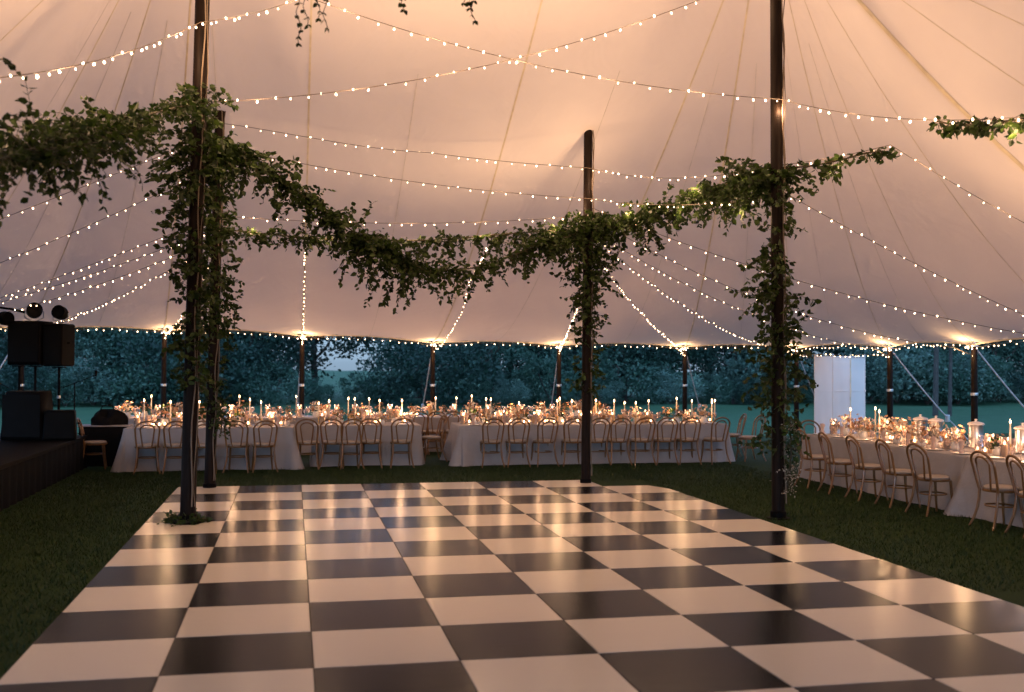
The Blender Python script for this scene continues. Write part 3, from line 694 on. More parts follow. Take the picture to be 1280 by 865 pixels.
# ------------------------------------------------------------------ tables
TZ = .752
def tablecloth(x0, x1, y0, y1, label, group, seed, flare=.05):
    rg = random.Random(seed); w2, d2 = (x1-x0)/2, (y1-y0)/2; cx, cy = (x0+x1)/2, (y0+y1)/2
    per = []; rc = .04; st = .025
    def seg(a, b):
        n = max(2, int((Vector(b)-Vector(a)).length/st))
        return [(a[0]+(b[0]-a[0])*i/n, a[1]+(b[1]-a[1])*i/n) for i in range(n)]
    def arc(cx_, cy_, a0): return [(cx_+rc*math.cos(a0+PI/2*i/6), cy_+rc*math.sin(a0+PI/2*i/6)) for i in range(6)]
    per += seg((-w2+rc, -d2), (w2-rc, -d2))+arc(w2-rc, -d2+rc, -PI/2)+seg((w2, -d2+rc), (w2, d2-rc))+arc(w2-rc, d2-rc, 0)+seg((w2-rc, d2), (-w2+rc, d2))+arc(-w2+rc, d2-rc, PI/2)+seg((-w2, d2-rc), (-w2, -d2+rc))+arc(-w2+rc, -d2+rc, PI)
    n = len(per); ph = [rg.uniform(0, 6.28) for _ in range(6)]
    lv = [(TZ, 0), (TZ-.006, .6), (TZ-.02, 1)]+[(TZ-.02-(TZ-.03)*k/11, 1) for k in range(1, 12)]
    vs = []
    for (z, e) in lv:
        h = 1-z/TZ
        for i, (x, y) in enumerate(per):
            a, b = per[i-1], per[(i+1) % n]; tx, ty = b[0]-a[0], b[1]-a[1]; L_ = math.hypot(tx, ty) or 1; nx, ny = ty/L_, -tx/L_
            s = i*st
            cd = min(math.hypot(abs(x)-w2, abs(y)-d2), 1)
            fold = .040*math.sin(s*9+ph[0]+1.5*math.sin(s*1.7+ph[1]))+.016*math.sin(s*17+ph[2]+2*math.sin(s*.9+ph[3]))
            cor = math.exp(-cd*5)
            o = .006*e + h**1.2*(fold*(.5+1.6*cor)+flare*.5+flare*2.2*cor+.012)
            vs.append((x+nx*o, y+ny*o, z+.004*math.sin(s*3+ph[4])*h))
    fs = []
    for l in range(len(lv)-1):
        for i in range(n): fs.append((l*n+i, (l+1)*n+i, (l+1)*n+(i+1) % n, l*n+(i+1) % n))
    fs.append(tuple(range(n)))
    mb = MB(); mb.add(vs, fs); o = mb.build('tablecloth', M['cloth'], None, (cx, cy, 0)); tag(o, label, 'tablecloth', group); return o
TG = 'floor length white tablecloths'
TABLES = dict(
    left=(-2.9, .02, 19.58, 20.75), short=(.40, 2.38, 20.0, 21.15), long=(3.08, 8.44, 19.72, 20.9),
    bleft=(-3.7, 1.05, 22.95, 24.05), bright=(1.2, 7.2, 22.95, 24.05), rfar=(8.52, 9.72, 12.28, 16.75), rnear=(8.50, 9.72, 7.2, 12.22))
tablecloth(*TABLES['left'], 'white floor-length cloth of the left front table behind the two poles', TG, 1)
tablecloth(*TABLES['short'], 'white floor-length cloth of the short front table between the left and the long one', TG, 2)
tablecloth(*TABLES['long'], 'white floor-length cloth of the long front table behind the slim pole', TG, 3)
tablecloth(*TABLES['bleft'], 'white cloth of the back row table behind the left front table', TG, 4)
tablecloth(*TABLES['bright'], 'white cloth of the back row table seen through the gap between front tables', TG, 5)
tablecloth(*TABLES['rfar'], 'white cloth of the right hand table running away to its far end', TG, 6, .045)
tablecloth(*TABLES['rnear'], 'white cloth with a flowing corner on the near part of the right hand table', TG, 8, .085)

# things on the tables --------------------------------------------------------
def wine_glass_mesh():
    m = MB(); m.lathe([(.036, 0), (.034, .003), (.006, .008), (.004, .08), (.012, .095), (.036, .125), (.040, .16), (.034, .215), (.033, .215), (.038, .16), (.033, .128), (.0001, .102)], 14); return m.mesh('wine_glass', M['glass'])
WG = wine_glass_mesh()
def goblet_mesh():
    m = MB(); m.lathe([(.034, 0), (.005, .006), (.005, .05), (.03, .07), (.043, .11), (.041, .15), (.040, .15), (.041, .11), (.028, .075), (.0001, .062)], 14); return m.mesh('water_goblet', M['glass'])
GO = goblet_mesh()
PL = MB().lathe([(.0001, .006), (.08, .006), (.085, .002), (.125, .012), (.13, .016), (.128, .018), (.084, .010), (.0001, .010)], 20).mesh('plate', M['china'])
FLAME = MB().lathe([(.0001, 0), (.007, .008), (.009, .018), (.006, .034), (.0001, .05)], 8).mesh('flame', M['flame'])
WICK = MB().tube([(0, 0, 0), (0, 0, .012)], .0015, 5).mesh('wick', M['black'])
def taper_mesh(h): return MB().lathe([(.012, 0), (.012, h*.5), (.0105, h-.004), (.004, h)], 10).mesh('candle', M['wax'])
HOLD = MB().lathe([(.042, 0), (.040, .006), (.012, .014), (.008, .05), (.014, .075), (.008, .10), (.017, .115), (.017, .15), (.013, .15)], 12).mesh('holder', M['brass'])
TAPERS = [taper_mesh(h) for h in (.24, .28, .32)]
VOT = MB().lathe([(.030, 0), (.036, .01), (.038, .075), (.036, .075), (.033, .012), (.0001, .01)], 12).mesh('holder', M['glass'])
VWAX = MB().lathe([(.031, .012), (.032, .034), (.0001, .036)], 12).mesh('wax', M['wax'])
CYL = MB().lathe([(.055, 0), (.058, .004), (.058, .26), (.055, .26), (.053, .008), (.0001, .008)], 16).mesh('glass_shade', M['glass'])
PIL = MB().lathe([(.040, .009), (.041, .16), (.032, .168), (.0001, .163)], 14).mesh('candle', M['wax'])
def taper(x, y, z, label, group, kind):
    t = empty('taper_candle', (x, y, z), jit(3), label, 'candle', group)
    link('holder', HOLD, t); h = (.24, .28, .32)[kind]; link('candle', TAPERS[kind], t, (0, 0, .135)); link('wick', WICK, t, (0, 0, .135+h))
    f = link('flame', FLAME, t, (0, 0, .14+h)); f.scale = (1.15, 1.15, 1.1)
def votive(x, y, z, label, group):
    t = empty('votive_candle', (x, y, z), jit(3), label, 'candle', group); link('holder', VOT, t); link('wax', VWAX, t); f = link('flame', FLAME, t, (0, 0, .034)); f.scale = (1.5, 1.5, .95)
def pillar(x, y, z, label, group):
    t = empty('pillar_candle', (x, y, z), jit(3), label, 'candle', group); link('glass_shade', CYL, t); link('candle', PIL, t); link('flame', FLAME, t, (0, 0, .165))

def flowers(x, y, z, sc, label, group, seed, pal):
    rg = random.Random(seed); t = empty('flower_arrangement', (x, y, z), rg.uniform(0, 6), label, 'flowers', group)
    v = MB(); v.lathe([(.05, 0), (.062, .02), (.066, .07), (.05, .11), (.055, .125)], 14); v.build('vase', M['china'], t)
    blooms = [MB(), MB(), MB()]; LP, LD, LS = [], [], []; stm = MB()
    for i in range(18):
        a = rg.uniform(0, 6.28); el = rg.uniform(.15, 1.45); l = sc*rg.uniform(.12, .26)
        d = Vector((math.cos(a)*math.cos(el), math.sin(a)*math.cos(el), math.sin(el))); p = Vector((0, 0, .12))+d*l
        stm.tube([(0, 0, .1), (p*.6+Vector((0, 0, .05))), p], .0022, 4)
        b = blooms[0 if rg.random() < pal else (1 if rg.random() < .6 else 2)]; r = rg.uniform(.018, .038)*sc
        u, w_2 = rot_to(d)
        for ring, (n, tilt, k) in enumerate(((6, 1.15, 1.), (5, .7, .75), (4, .3, .5))):
            for q in range(n):
                an = 2*PI*q/n+ring*.6+rg.uniform(-.2, .2); rad = (u*math.cos(an)+w_2*math.sin(an)); tn = (-u*math.sin(an)+w_2*math.cos(an))
                tip = p+(rad*math.sin(tilt)+d*math.cos(tilt))*r*k*1.5; mid = p+(rad*math.sin(tilt)*.7+d*math.cos(tilt)*.5)*r*k
                b.add([p, mid+tn*r*k*.55, tip, mid-tn*r*k*.55], [(0, 1, 2, 3)])
    for i in range(46):
        a = rg.uniform(0, 6.28); el = rg.uniform(-.3, 1.4); d = Vector((math.cos(a)*math.cos(el), math.sin(a)*math.cos(el), math.sin(el)))
        LP.append(tuple(Vector((0, 0, .12))+d*sc*rg.uniform(.03, .22))); LD.append(tuple(d)); LS.append(sc*rg.uniform(.04, .085))
    for q in range(3):
        if blooms[q].v: blooms[q].build('bouquet', PETALS[q], t)
    link('leaves', leaves_mesh('leaves', np.array(LP), np.array(LD), np.array(LS), M['leaf'] if seed % 2 else M['dryleaf']), t); stm.build('stems', M['twig'], t)
    return t
FPROTO = {}
def put_flowers(x, y, z, label, group):
    k = R.randrange(4)
    if k not in FPROTO: FPROTO[k] = flowers(x, y, z, (.85, .95, .8, .9)[k], label, group, k+3, (.6, .35, .8, .5)[k]); return
    c = copy_tree(FPROTO[k]); c.location = (x, y, z); c.rotation_euler = (0, 0, R.uniform(0, 6)); s = R.uniform(.72, 1.05); c.scale = (s, s, s); tag(c, label, 'flowers', group)

def napkin_mesh(seed):
    rg = random.Random(seed); m = MB()
    m.lathe([(.030, 0), (.036, .03), (.020, .07), (.030, .12), (.045, .17), (.02, .15), (.0001, .12)], 9)
    m.v = [(x*rg.uniform(.8, 1.25), y*rg.uniform(.7, 1.2), z*rg.uniform(.92, 1.1)) for x, y, z in m.v]; return m.mesh('folded_napkin', M['napkin'])
NAP = [napkin_mesh(s) for s in (1, 2, 3)]
CARD = MB().box((0, 0, .085), (.10, .004, .16)).box((0, .025, .004), (.09, .06, .008)).mesh('menu_card', M['card'])

names = dict(left='left front table', short='short front table', long='long front table', bleft='back left table', bright='back right table', rfar='farther right table', rnear='nearer right table')
def dress(key, along, dens=1.0):
    x0, x1, y0, y1 = TABLES[key]; nm = names[key]; z = TZ+.001
    L_ = (x1-x0) if along == 'x' else (y1-y0); used = []
    def pt(u, v): return (x0+u, (y0+y1)/2+v) if along == 'x' else ((x0+x1)/2-v, y1-u)
    def free(p, r):
        for q, rr in used:
            if math.hypot(p[0]-q[0], p[1]-q[1]) < r+rr: return False
        used.append((p, r)); return True
    cnt = {}
    where = lambda u: ('at its left end' if u < .33*L_ else 'near its middle' if u < .66*L_ else 'toward its right end') if along == 'x' else ('at its far end' if u < .33*L_ else 'near its middle' if u < .66*L_ else 'at its near end')
    ns = int(L_/.56)
    def sides(): return (-.42, .42)
    for i in range(ns):
        u = (i+.5)*L_/ns
        for sd in sides():
            sg = -1 if sd < 0 else 1
            p = pt(u+jit(.03), sd)
            if free(p, .131): tag(link('plate', PL, None, (p[0], p[1], z)), 'white dinner plate on the %s, %s' % (nm, where(u)), 'plate', 'plates set on the ' + nm)
            p = pt(u+jit(.03), sd*.98)
            if R.random() < .8: o = tag(link('folded_napkin', NAP[R.randrange(3)], None, (p[0], p[1], z+.010)), 'blush folded napkin standing on a plate of the %s, %s' % (nm, where(u)), 'napkin', 'folded napkins on the ' + nm); o.rotation_euler = (0, 0, jit(3))
            for du, dv, me, nmn, lb in ((.17, .25, WG, 'wine_glass', 'tall clear wine glass'), (.09, .20, GO, 'water_goblet', 'low clear water goblet')):
                p = pt(u+du+jit(.02), sd-sg*(dv-.04)+jit(.02))
                if free(p, .038): tag(link(nmn, me, None, (p[0], p[1], z)), '%s on the %s, %s' % (lb, nm, where(u)), 'glass', ('wine glasses' if me is WG else 'water goblets') + ' on the ' + nm)
    # centre line
    m = int(L_/.25)
    for i in range(m):
        u = (i+.5)*L_/m+jit(.06); p = pt(u, jit(.2))
        if i % 3 and free(p, .07): put_flowers(p[0], p[1], z, 'low apricot and blush flowers on the %s, %s' % (nm, where(u)), 'flower bowls on the ' + nm)
        elif free(p, .06): pillar(p[0], p[1], z, 'pillar candle in a glass cylinder on the %s, %s' % (nm, where(u)), 'pillar candles on the ' + nm)
    for i in range(int(L_*3.4*dens)):
        for _ in range(12):
            u = R.uniform(.12, L_-.12); p = pt(u, jit(.22))
            if free(p, .042): votive(p[0], p[1], z, 'lit votive candle in a small glass on the %s, %s' % (nm, where(u)), 'votive candles on the ' + nm); break
    for i in range(int(L_*1.0)):
        for _ in range(12):
            u = R.uniform(.2, L_-.2); p = pt(u, jit(.3))
            if free(p, .055): o = tag(link('menu_card', CARD, None, (p[0], p[1], z)), 'upright tan menu card on the %s, %s' % (nm, where(u)), 'menu card', 'menu cards on the ' + nm); o.rotation_euler = (0, 0, (0 if along == 'x' else PI/2)+jit(.5)); break
    # candle light of the table
    nl = max(2, int(L_/.62))
    for i in range(nl):
        p = pt((i+.5)*L_/nl, jit(.12)); lamp('candle_lamp', (p[0], p[1], z+.26), .74, (1, .56, .29), .06)
    return used, nm
used = {}
TAPER_PX = dict(left=(181, 214, 250, 268, 276, 313, 327), short=(380, 412, 436, 462, 475, 503, 444), long=(608, 614, 649, 697, 715, 745, 768, 781, 795, 811, 846, 865, 907, 911, 916, 700), bright=(545, 571, 590), bleft=(190, 300, 371), rfar=(), rnear=())
def x_at(pxx, Y):
    d = RIGHT*((pxx-640)/F_PX)+FWD; return d.x*Y/d.y
order = ['long', 'short', 'left', 'bright', 'bleft', 'rfar', 'rnear']
for key in order:
    x0, x1, y0, y1 = TABLES[key]; yc = (y0+y1)/2; nm = names[key]; ts = TAPER_PX[key]
    for q, pxx in enumerate(sorted(ts)):
        y = yc+jit(.22); x = min(max(x_at(pxx, y), x0+.08), x1-.06)
        taper(x, y, TZ+.001, 'tall lit taper candle, %s from the left on the %s' % ((ordn+['twelfth', 'thirteenth', 'fourteenth', 'fifteenth', 'sixteenth'])[q], nm), 'taper candles on the ' + nm, R.choice((0, 1, 1, 2)))
    dress(key, 'x' if key[0] != 'r' else 'y')
for q, (x, y, k) in enumerate(((9.05, 16.1, 1), (9.15, 15.5, 2), (9.1, 15.3, 1), (9.2, 12.3, 1))):
    taper(x, y, TZ+.001, 'lit taper candle on the right table, ' + ('closest to its far end', 'left one of a pair under the white screen', 'right one of a pair under the white screen', 'beside the silver drink dispensers')[q], 'taper candles on the right table', k)

# drink dispensers on the far side of the right table
def dispenser(x, y, label):
    t = empty('drink_dispenser', (x, y, TZ+.001), jit(3), label, 'drink dispenser', 'silver lidded drink dispensers')
    b = MB(); b.lathe([(.115, 0), (.125, .01), (.125, .05), (.118, .06), (.118, .37), (.122, .38), (.118, .39)], 24); b.build('body', M['alu'], t); t.scale = (.84, .84, .84)
    l = MB(); l.lathe([(.135, .39), (.138, .405), (.12, .425), (.05, .445), (.02, .45), (.018, .47), (.028, .485), (.0001, .495)], 24); l.build('lid', M['screen'], t)
    s = MB(); s.tube([(-.12, 0, .07), (-.16, 0, .07), (-.165, 0, .045)], .011, 8); s.box((-.15, 0, .095), (.016, .04, .03)); s.build('tap', M['steel'], t)
dispenser(9.58, 14.92, 'left one of the two silver dispensers standing close together')
dispenser(9.57, 14.50, 'right one of the two silver dispensers standing close together')
dispenser(9.58, 13.55, 'single silver drink dispenser between the pair and the right edge')
dispenser(9.58, 12.55, 'silver drink dispenser cut by the right edge')

# ------------------------------------------------------------------ white folding screen
def folding_screen():
    t = empty('folding_screen', (11.75, 22.5, 0), 0, 'tall white folding screen standing behind the right table', 'screen')
    P = [(0, 0), (.47, .02), (.90, 0), (1.42, .28)]; h = 2.14
    for i in range(3):
        a, b = Vector((*P[i], 0)), Vector((*P[i+1], 0)); d = (b-a).normalized(); n = Vector((-d.y, d.x, 0)); mb = MB(); vs = []; fs = []
        nx, nz = 10, 14
        for q in range(nz+1):
            for k in range(nx+1):
                z = .06+(h-.09)*q/nz; p = a.lerp(b, .015+.97*k/nx)+Vector((0, 0, z)); p += n*(.003*math.sin(k*1.1+q*.35+i)*math.sin(PI*k/nx)); vs.append(p)
        m = len(vs); vs += [v+n*.006 for v in vs]
        for q in range(nz):
            for k in range(nx):
                e = q*(nx+1)+k; f = (e, e+1, e+nx+2, e+nx+1); fs.append(f); fs.append(tuple(m+z for z in reversed(f)))
        mb.add(vs, fs); mb.build('panel', M['screen'], t)
        rl = MB()
        for z in (.05, h*.62, h-.02): rl.tube([a+Vector((0, 0, z))-n*.012, b+Vector((0, 0, z))-n*.012], .011 if z != h*.62 else .005, 8)
        rl.build('rail', M['screen'], t)
    for p in P:
        s = MB(); s.tube([(p[0], p[1], 0), (p[0], p[1], h+.02)], .017, 8); s.lathe([(.02, 0), (.026, .012), (.0001, .03)], 8, (p[0], p[1], h+.02)); s.box((p[0], p[1]-.02, h*.62), (.03, .012, .05)); s.build('post', M['webbing'] if p == P[2] else M['screen'], t)
folding_screen()

# ------------------------------------------------------------------ stage on the left
SH = .60
def stage():
    t = empty('stage', (-5.6, 15, 0), 0, 'low black stage with a draped skirt on the far left', 'stage'); x0, x1, y0, y1 = -1.9, 1.97, -8, 5.35
    d = MB(); d.box(((x0+x1)/2, (y0+y1)/2, SH-.03), (x1-x0, y1-y0, .06), 0, .006); d.build('deck', M['black'], t)
    k = MB(); vs = []; fs = []; pts = [(x1-.02, y0+.02+(y1-y0-.04)*i/260) for i in range(261)]+[(x1-.02-(x1-x0-.04)*i/70, y1-.02) for i in range(1, 71)]
    for z in (SH-.061, .32, .01):
        for i, (x, y) in enumerate(pts):
            o = .02*math.sin(i*.9)*(1-z/SH)+.004; vs.append((x+(o if i < 261 else 0), y+(o if i >= 261 else 0), z))
    n = len(pts)
    for l in range(2):
        for i in range(n-1): fs.append((l*n+i, (l+1)*n+i, (l+1)*n+i+1, l*n+i+1))
    k.add(vs, fs); k.build('skirt', M['fabric_black'], t)
    e = MB(); e.box((x1+.001, (y0+y1)/2, SH-.028), (.01, y1-y0-.02, .03)); e.build('edge_trim', M['steel'], t) if False else None
stage()
def speaker(loc, dim, rz, label, taperk=1.0, group='loudspeakers on the stage'):
    t = empty('loudspeaker', loc, rz, label, 'loudspeaker', group); w_, d_, h_ = dim
    b = MB(); b.box((0, 0, h_/2), dim, 0, .02, taperk); b.build('cabinet', M['black'], t)
    g = MB(); vs = []; fs = []
    for i in range(9):
        for j in range(9):
            u, v = -1+i/4, -1+j/4; vs.append((u*w_*.44, -d_/2-.012-.02*(1-u*u)*(1-v*v), h_*.5+v*h_*.43))
    for i in range(8):
        for j in range(8): fs.append((i*9+j, i*9+9+j, i*9+10+j, i*9+j+1))
    g.add(vs, fs); g.build('grille', M['grille'], t)
    hd = MB()
    hd.tube([(w_/2+.005, -.06, h_*.55), (w_/2+.04, -.06, h_*.55), (w_/2+.04, .06, h_*.55), (w_/2+.005, .06, h_*.55)], .012, 6); hd.build('handle', M['black'], t); return t
speaker((-4.47, 19.75, 1.86), (.58, .5, .76), -.25, 'large black loudspeaker raised on thin stands at the far left')
speaker((-4.0, 19.72, 1.84), (.34, .5, .74), -.25, 'narrow black loudspeaker raised beside the large one, nearer the pole')
def stand(loc, h, label):
    t = empty('speaker_stand', loc, 0, label, 'speaker stand', 'thin stands under the raised loudspeakers')
    s = MB(); s.tube([(0, 0, .05), (0, 0, h-.01)], .022, 8); s.build('pole', M['black'], t)
    c = MB(); c.lathe([(.032, 0), (.032, .05)], 10, (0, 0, h*.55)); c.build('collar', M['steel'], t)
    for i in range(3):
        a = i*2.09+.4; l = MB(); l.tube([(0, 0, .38), (.28*math.cos(a), .28*math.sin(a), .012)], .012, 6); l.build('leg', M['black'], t)
    p = MB(); p.box((0, 0, h-.012), (.2, .2, .02)); p.build('plate', M['black'], t)
stand((-4.66, 19.8, SH), 1.255, 'left thin stand under the large raised loudspeaker')
stand((-4.38, 19.7, SH), 1.255, 'right thin stand under the large raised loudspeaker')
stand((-4.0, 19.74, SH), 1.235, 'thin stand under the narrow raised loudspeaker')
speaker((-4.40, 19.35, SH), (.72, .55, .82), -.2, 'bulky black bass loudspeaker standing on the stage', .82)
speaker((-3.86, 19.2, SH), (.52, .42, .5), .12, 'black floor monitor at the stage edge', .9)
def stage_light(loc, rz, tilt, label, r=.13):
    t = empty('stage_light', loc, rz, label, 'stage light', 'black stage lights above the loudspeakers')
    ct, st_ = math.cos(tilt), math.sin(tilt)
    b = MB(); b.lathe([(.06, .12), (r*.8, .10), (r, .02), (r, -.10), (r*.9, -.10), (r*.88, -.07)], 20); b.v = [(x, y*ct-z*st_, y*st_+z*ct) for x, y, z in [(x, z, y) for x, y, z in b.v]]; b.build('housing', M['black'], t)
    l = MB(); l.lathe([(r*.88, -.075), (.0001, -.07)], 20); l.v = [(x, y*ct-z*st_, y*st_+z*ct) for x, y, z in [(x, z, y) for x, y, z in l.v]]; l.build('lens', M['lens'], t)
    y = MB(); y.tube([(-r-.02, 0, 0), (-r-.02, 0, -r*.9), (-.03, 0, -r-.05), (.03, 0, -r-.05), (r+.02, 0, -r*.9), (r+.02, 0, 0)], .009, 6); y.build('yoke', M['steel'], t)
stage_light((-4.42, 19.75, 2.80), .3, -.2, 'round stage light on top of the large loudspeaker')
stage_light((-3.98, 19.72, 2.77), -.3, -.2, 'round stage light on top of the narrow loudspeaker', .12)
stage_light((-4.86, 19.6, 2.66), .9, .1, 'stage light hanging from the boom at the far left', .12)
bm = MB(); bm.tube([(-5.05, 19.6, 2.86), (-4.75, 19.62, 2.82), (-4.55, 19.65, 2.77)], .02, 8); o = bm.build('lighting_boom', M['black']); tag(o, 'thin black boom holding the hanging stage light', 'boom')
def mic_stand(x, y, rz, label):
    t = empty('microphone_stand', (x, y, SH), rz, label, 'microphone stand', 'microphone stands on the stage')
    s = MB(); s.tube([(0, 0, .02), (0, 0, .95)], .011, 6); s.build('pole', M['black'], t)
    for i in range(3):
        a = i*2.09; l = MB(); l.tube([(0, 0, .06), (.25*math.cos(a), .25*math.sin(a), .008)], .009, 6); l.build('leg', M['black'], t)
    b = MB(); b.tube([(-.2, 0, .86), (.35, 0, 1.08)], .008, 6); b.lathe([(.012, 0), (.022, .05), (.026, .09), (.0001, .12)], 8, (.36, 0, 1.06)); b.build('boom', M['black'], t)
mic_stand(-3.8, 20.05, .4, 'thin microphone stand behind the floor monitor')
mic_stand(-5.0, 19.9, 2.6, 'thin microphone stand at the left edge behind the bass speaker')

# side table with black skirt and the black bundle on it
def side_table():
    t = empty('side_table', (-3.42, 20.95, 0), 0, 'small white-topped side table with black skirt beside the stage', 'table')
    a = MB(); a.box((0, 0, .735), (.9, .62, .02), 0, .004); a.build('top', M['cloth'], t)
    b = MB(); b.box((0, 0, .362), (.84, .56, .724)); b.build('skirt', M['fabric_black'], t)
side_table()
def bundle():
    t = empty('equipment_bag', (-3.4, 21.0, .746), .2, 'lumpy black equipment bag on the side table', 'bag'); m = MB(); n, k = 22, 12; rg = random.Random(3)
    ph = [rg.uniform(0, 6) for _ in range(6)]; vs = []; fs = []
    for j in range(k+1):
        v = j/k*PI/2
        for i in range(n):
            a = 2*PI*i/n; r = 1+.22*math.sin(3*a+ph[0]+v)+.15*math.sin(5*a+ph[1]-2*v)
            vs.append((.30*r*math.cos(a)*math.cos(v)**.6, .20*r*math.sin(a)*math.cos(v)**.6, max(0, .22*math.sin(v)*(1+.35*math.sin(2*a+ph[2])))))
    for j in range(k):
        for i in range(n): fs.append((j*n+i, j*n+(i+1) % n, (j+1)*n+(i+1) % n, (j+1)*n+i))
    m.add(vs, fs); m.build('body', M['fabric_black'], t)
    h = MB(); h.tube([(-.12, 0, .27), (-.08, 0, .36), (.08, 0, .36), (.12, 0, .27)], .012, 6); h.build('handle', M['fabric_black'], t)
bundle()

# ------------------------------------------------------------------ trees and shrubs beyond the lawn
def crown_mesh(name, rx, rz, z0, n_cl, per, leaf, m, seed):
    g = np.random.default_rng(seed); C = []
    while len(C) < n_cl:
        p = g.uniform(-1, 1, 3); r = np.linalg.norm(p)
        if r < 1 and r > .35 and g.random() < .4+.6*r: C.append(p)
    C = np.array(C)*np.array([rx, rx, rz])+np.array([0, 0, z0]); LP = []; LD = []
    for c in C:
        rad = g.uniform(.3, .75)*rx*.42; q = g.normal(size=(per, 3))*rad*.6*np.array([1, 1, .75])
        LP.append(c+q); LD.append(q+g.normal(size=(per, 3))*rad*.5+np.array([0, 0, .05]))
    LP = np.concatenate(LP); LD = np.concatenate(LD); k = LP[:, 2] > .05; LP, LD = LP[k], LD[k]
    global NP
    return leaves_mesh(name, LP, LD, g.uniform(.6, 1.3, len(LP))*leaf, m)
def trunk_mesh(h, r, seed):
    rg = random.Random(seed); m = MB(); pts = [Vector((0, 0, -.1))]; 
    for i in range(1, 7): pts.append(Vector((rg.uniform(-.1, .1)*i*.5, rg.uniform(-.1, .1)*i*.5, h*i/6)))
    m.tube(pts, [r*1.3, r, r*.9, r*.8, r*.65, r*.5, r*.3], 8)
    for i in range(7):
        a = rg.uniform(0, 6.28); b = pts[rg.randrange(2, 6)]; l = h*rg.uniform(.2, .4)
        m.tube([b, b+Vector((math.cos(a)*l*.5, math.sin(a)*l*.5, l*.3)), b+Vector((math.cos(a)*l, math.sin(a)*l, l*.75))], [r*.45, r*.3, r*.1], 6)
    return m.mesh('trunk', M['bark'])
CR = [crown_mesh('crown', 2.6, 2.7, 3.3, 60, 210, .12, M['crown'], 1), crown_mesh('crown', 2.2, 3.0, 3.6, 55, 210, .12, M['crown_dark'], 2),
      crown_mesh('crown', 2.9, 2.4, 3.4, 62, 210, .13, M['crown'], 3), crown_mesh('crown', 2.5, 3.4, 4.2, 60, 210, .13, M['crown_dark'], 4), crown_mesh('crown', 2.4, 2.6, 3.0, 46, 230, .11, M['crown_pale'], 9)]
TRK = [trunk_mesh(4.2, .13, s) for s in (1, 2, 3)]
SHR = [crown_mesh('foliage', 1.25, .85, .75, 34, 150, .085, M['crown'], 5), crown_mesh('foliage', 1.5, 1.0, .9, 38, 150, .095, M['crown_dark'], 6), crown_mesh('foliage', 1.1, 1.1, .95, 32, 150, .08, M['crown'], 7), crown_mesh('foliage', 1.3, .9, .85, 30, 150, .09, M['crown_pale'], 8)]
def put_tree(x, y, k, s, label, group):
    t = empty('tree', (x, y, 0), R.uniform(0, 6), label, 'tree', group); link('crown', CR[k], t); link('trunk', TRK[k % 3], t); t.scale = (s, s, s*R.uniform(.9, 1.1)); return t
def put_shrub(x, y, k, s, label, group):
    t = empty('shrub', (x, y, 0), R.uniform(0, 6), label, 'shrub', group); link('foliage', SHR[k], t); st = MB()
    for i in range(4):
        a = i*1.7; st.tube([(0, 0, -.05), (.3*math.cos(a), .3*math.sin(a), .5), (.5*math.cos(a), .5*math.sin(a), 1.0)], .018, 5)
    st.build('stems', M['bark'], t); t.scale = (s*1.15, s, s)
def bearing(x, y): return x_px(x, y)
def x_px(x, y):
    v = Vector((x, y, CAM_H))-Vector((0, 0, CAM_H)); return 640+F_PX*v.dot(RIGHT)/v.dot(FWD)
def side_of(p):
    return ('behind the loudspeakers' if p < 120 else 'behind the ivy-wrapped left poles' if p < 330 else 'behind the left tables' if p < 480 else 'behind the gap between the tables' if p < 640 else 'behind the slim far pole' if p < 800
            else 'behind the right end of the middle table' if p < 960 else 'behind the white screen' if p < 1100 else 'behind the right table')
x = -17.
while x < 46:
    y = 52+R.uniform(-1.5, 2.5); p = x_px(x, y)
    if not (392 < p < 482):
        put_tree(x, y, R.randrange(5), R.uniform(.95, 1.3), 'dusky tree at the meadow edge, %s' % side_of(p), 'trees ' + side_of(p))
    x += R.uniform(2.0, 3.4)
x = -26.
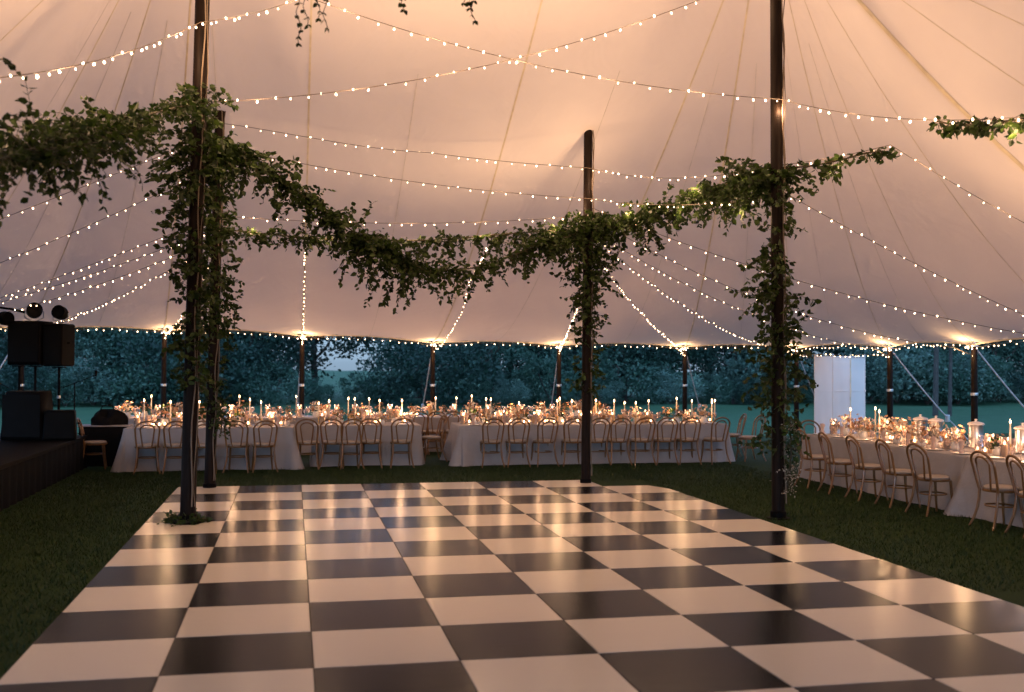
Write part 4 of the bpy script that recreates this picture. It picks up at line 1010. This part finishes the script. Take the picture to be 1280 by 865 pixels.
while x < 60:
    y = 60+R.uniform(-2, 4); p = x_px(x, y)
    if not (398 < p < 478): put_tree(x, y, R.choice((1, 3)), R.uniform(1.3, 1.9), 'dark tree of the rear row, %s' % side_of(p), 'rear trees ' + side_of(p))
    x += R.uniform(2.2, 3.4)
x = -16.
while x < 43:
    y = 49.3+R.uniform(-1.4, 1.2); p = x_px(x, y); low = 385 < p < 485
    put_shrub(x, y, R.randrange(4), R.uniform(.55, .85) if low else R.choice((.7, .9, 1.2, 1.5, 1.9)), 'low bush at the meadow edge, %s' % side_of(p), 'bushes ' + side_of(p))
    x += R.uniform(.9, 2.3)
def bare_trunk(x, y, r, h, label):
    t = empty('tree', (x, y, 0), 0, label, 'tree', 'pale bare trunks at the right'); m = MB(); m.tube([(0, 0, -.1), (.05, 0, h*.4), (-.04, .03, h*.8), (.1, 0, h)], [r*1.25, r, r*.8, r*.5], 10); m.build('trunk', mat('pale_bark', (.05, .046, .042), .9, var=.3, scale=8, bump=.5), t)
    c = link('crown', CR[1], t, (0, 0, h-2.6))
a = px(1169, 470, 36); bare_trunk(a.x, 36, .09, 6.5, 'pale straight trunk behind the pair of drink dispensers'); a = px(1187, 470, 36.5); bare_trunk(a.x, 36.5, .065, 6.2, 'thinner pale trunk just right of the straight one')
fb = MB()

# ------------------------------------------------------------------ render settings
scene.view_settings.view_transform = 'Standard'; scene.view_settings.look = 'None'; scene.view_settings.exposure = SETTING['exposure']; scene.view_settings.gamma = 1
scene.render.engine = 'CYCLES'
cy = scene.cycles
cy.use_denoising = True
try: cy.denoiser = 'OPENIMAGEDENOISE'; cy.denoising_input_passes = 'RGB_ALBEDO_NORMAL'
except Exception: pass
cy.use_adaptive_sampling = True; cy.adaptive_threshold = .02
cy.max_bounces = 6; cy.diffuse_bounces = 3; cy.glossy_bounces = 3; cy.transparent_max_bounces = 12; cy.transmission_bounces = 4
cy.sample_clamp_indirect = 3; cy.caustics_reflective = False; cy.caustics_refractive = False
cy.use_light_tree = True
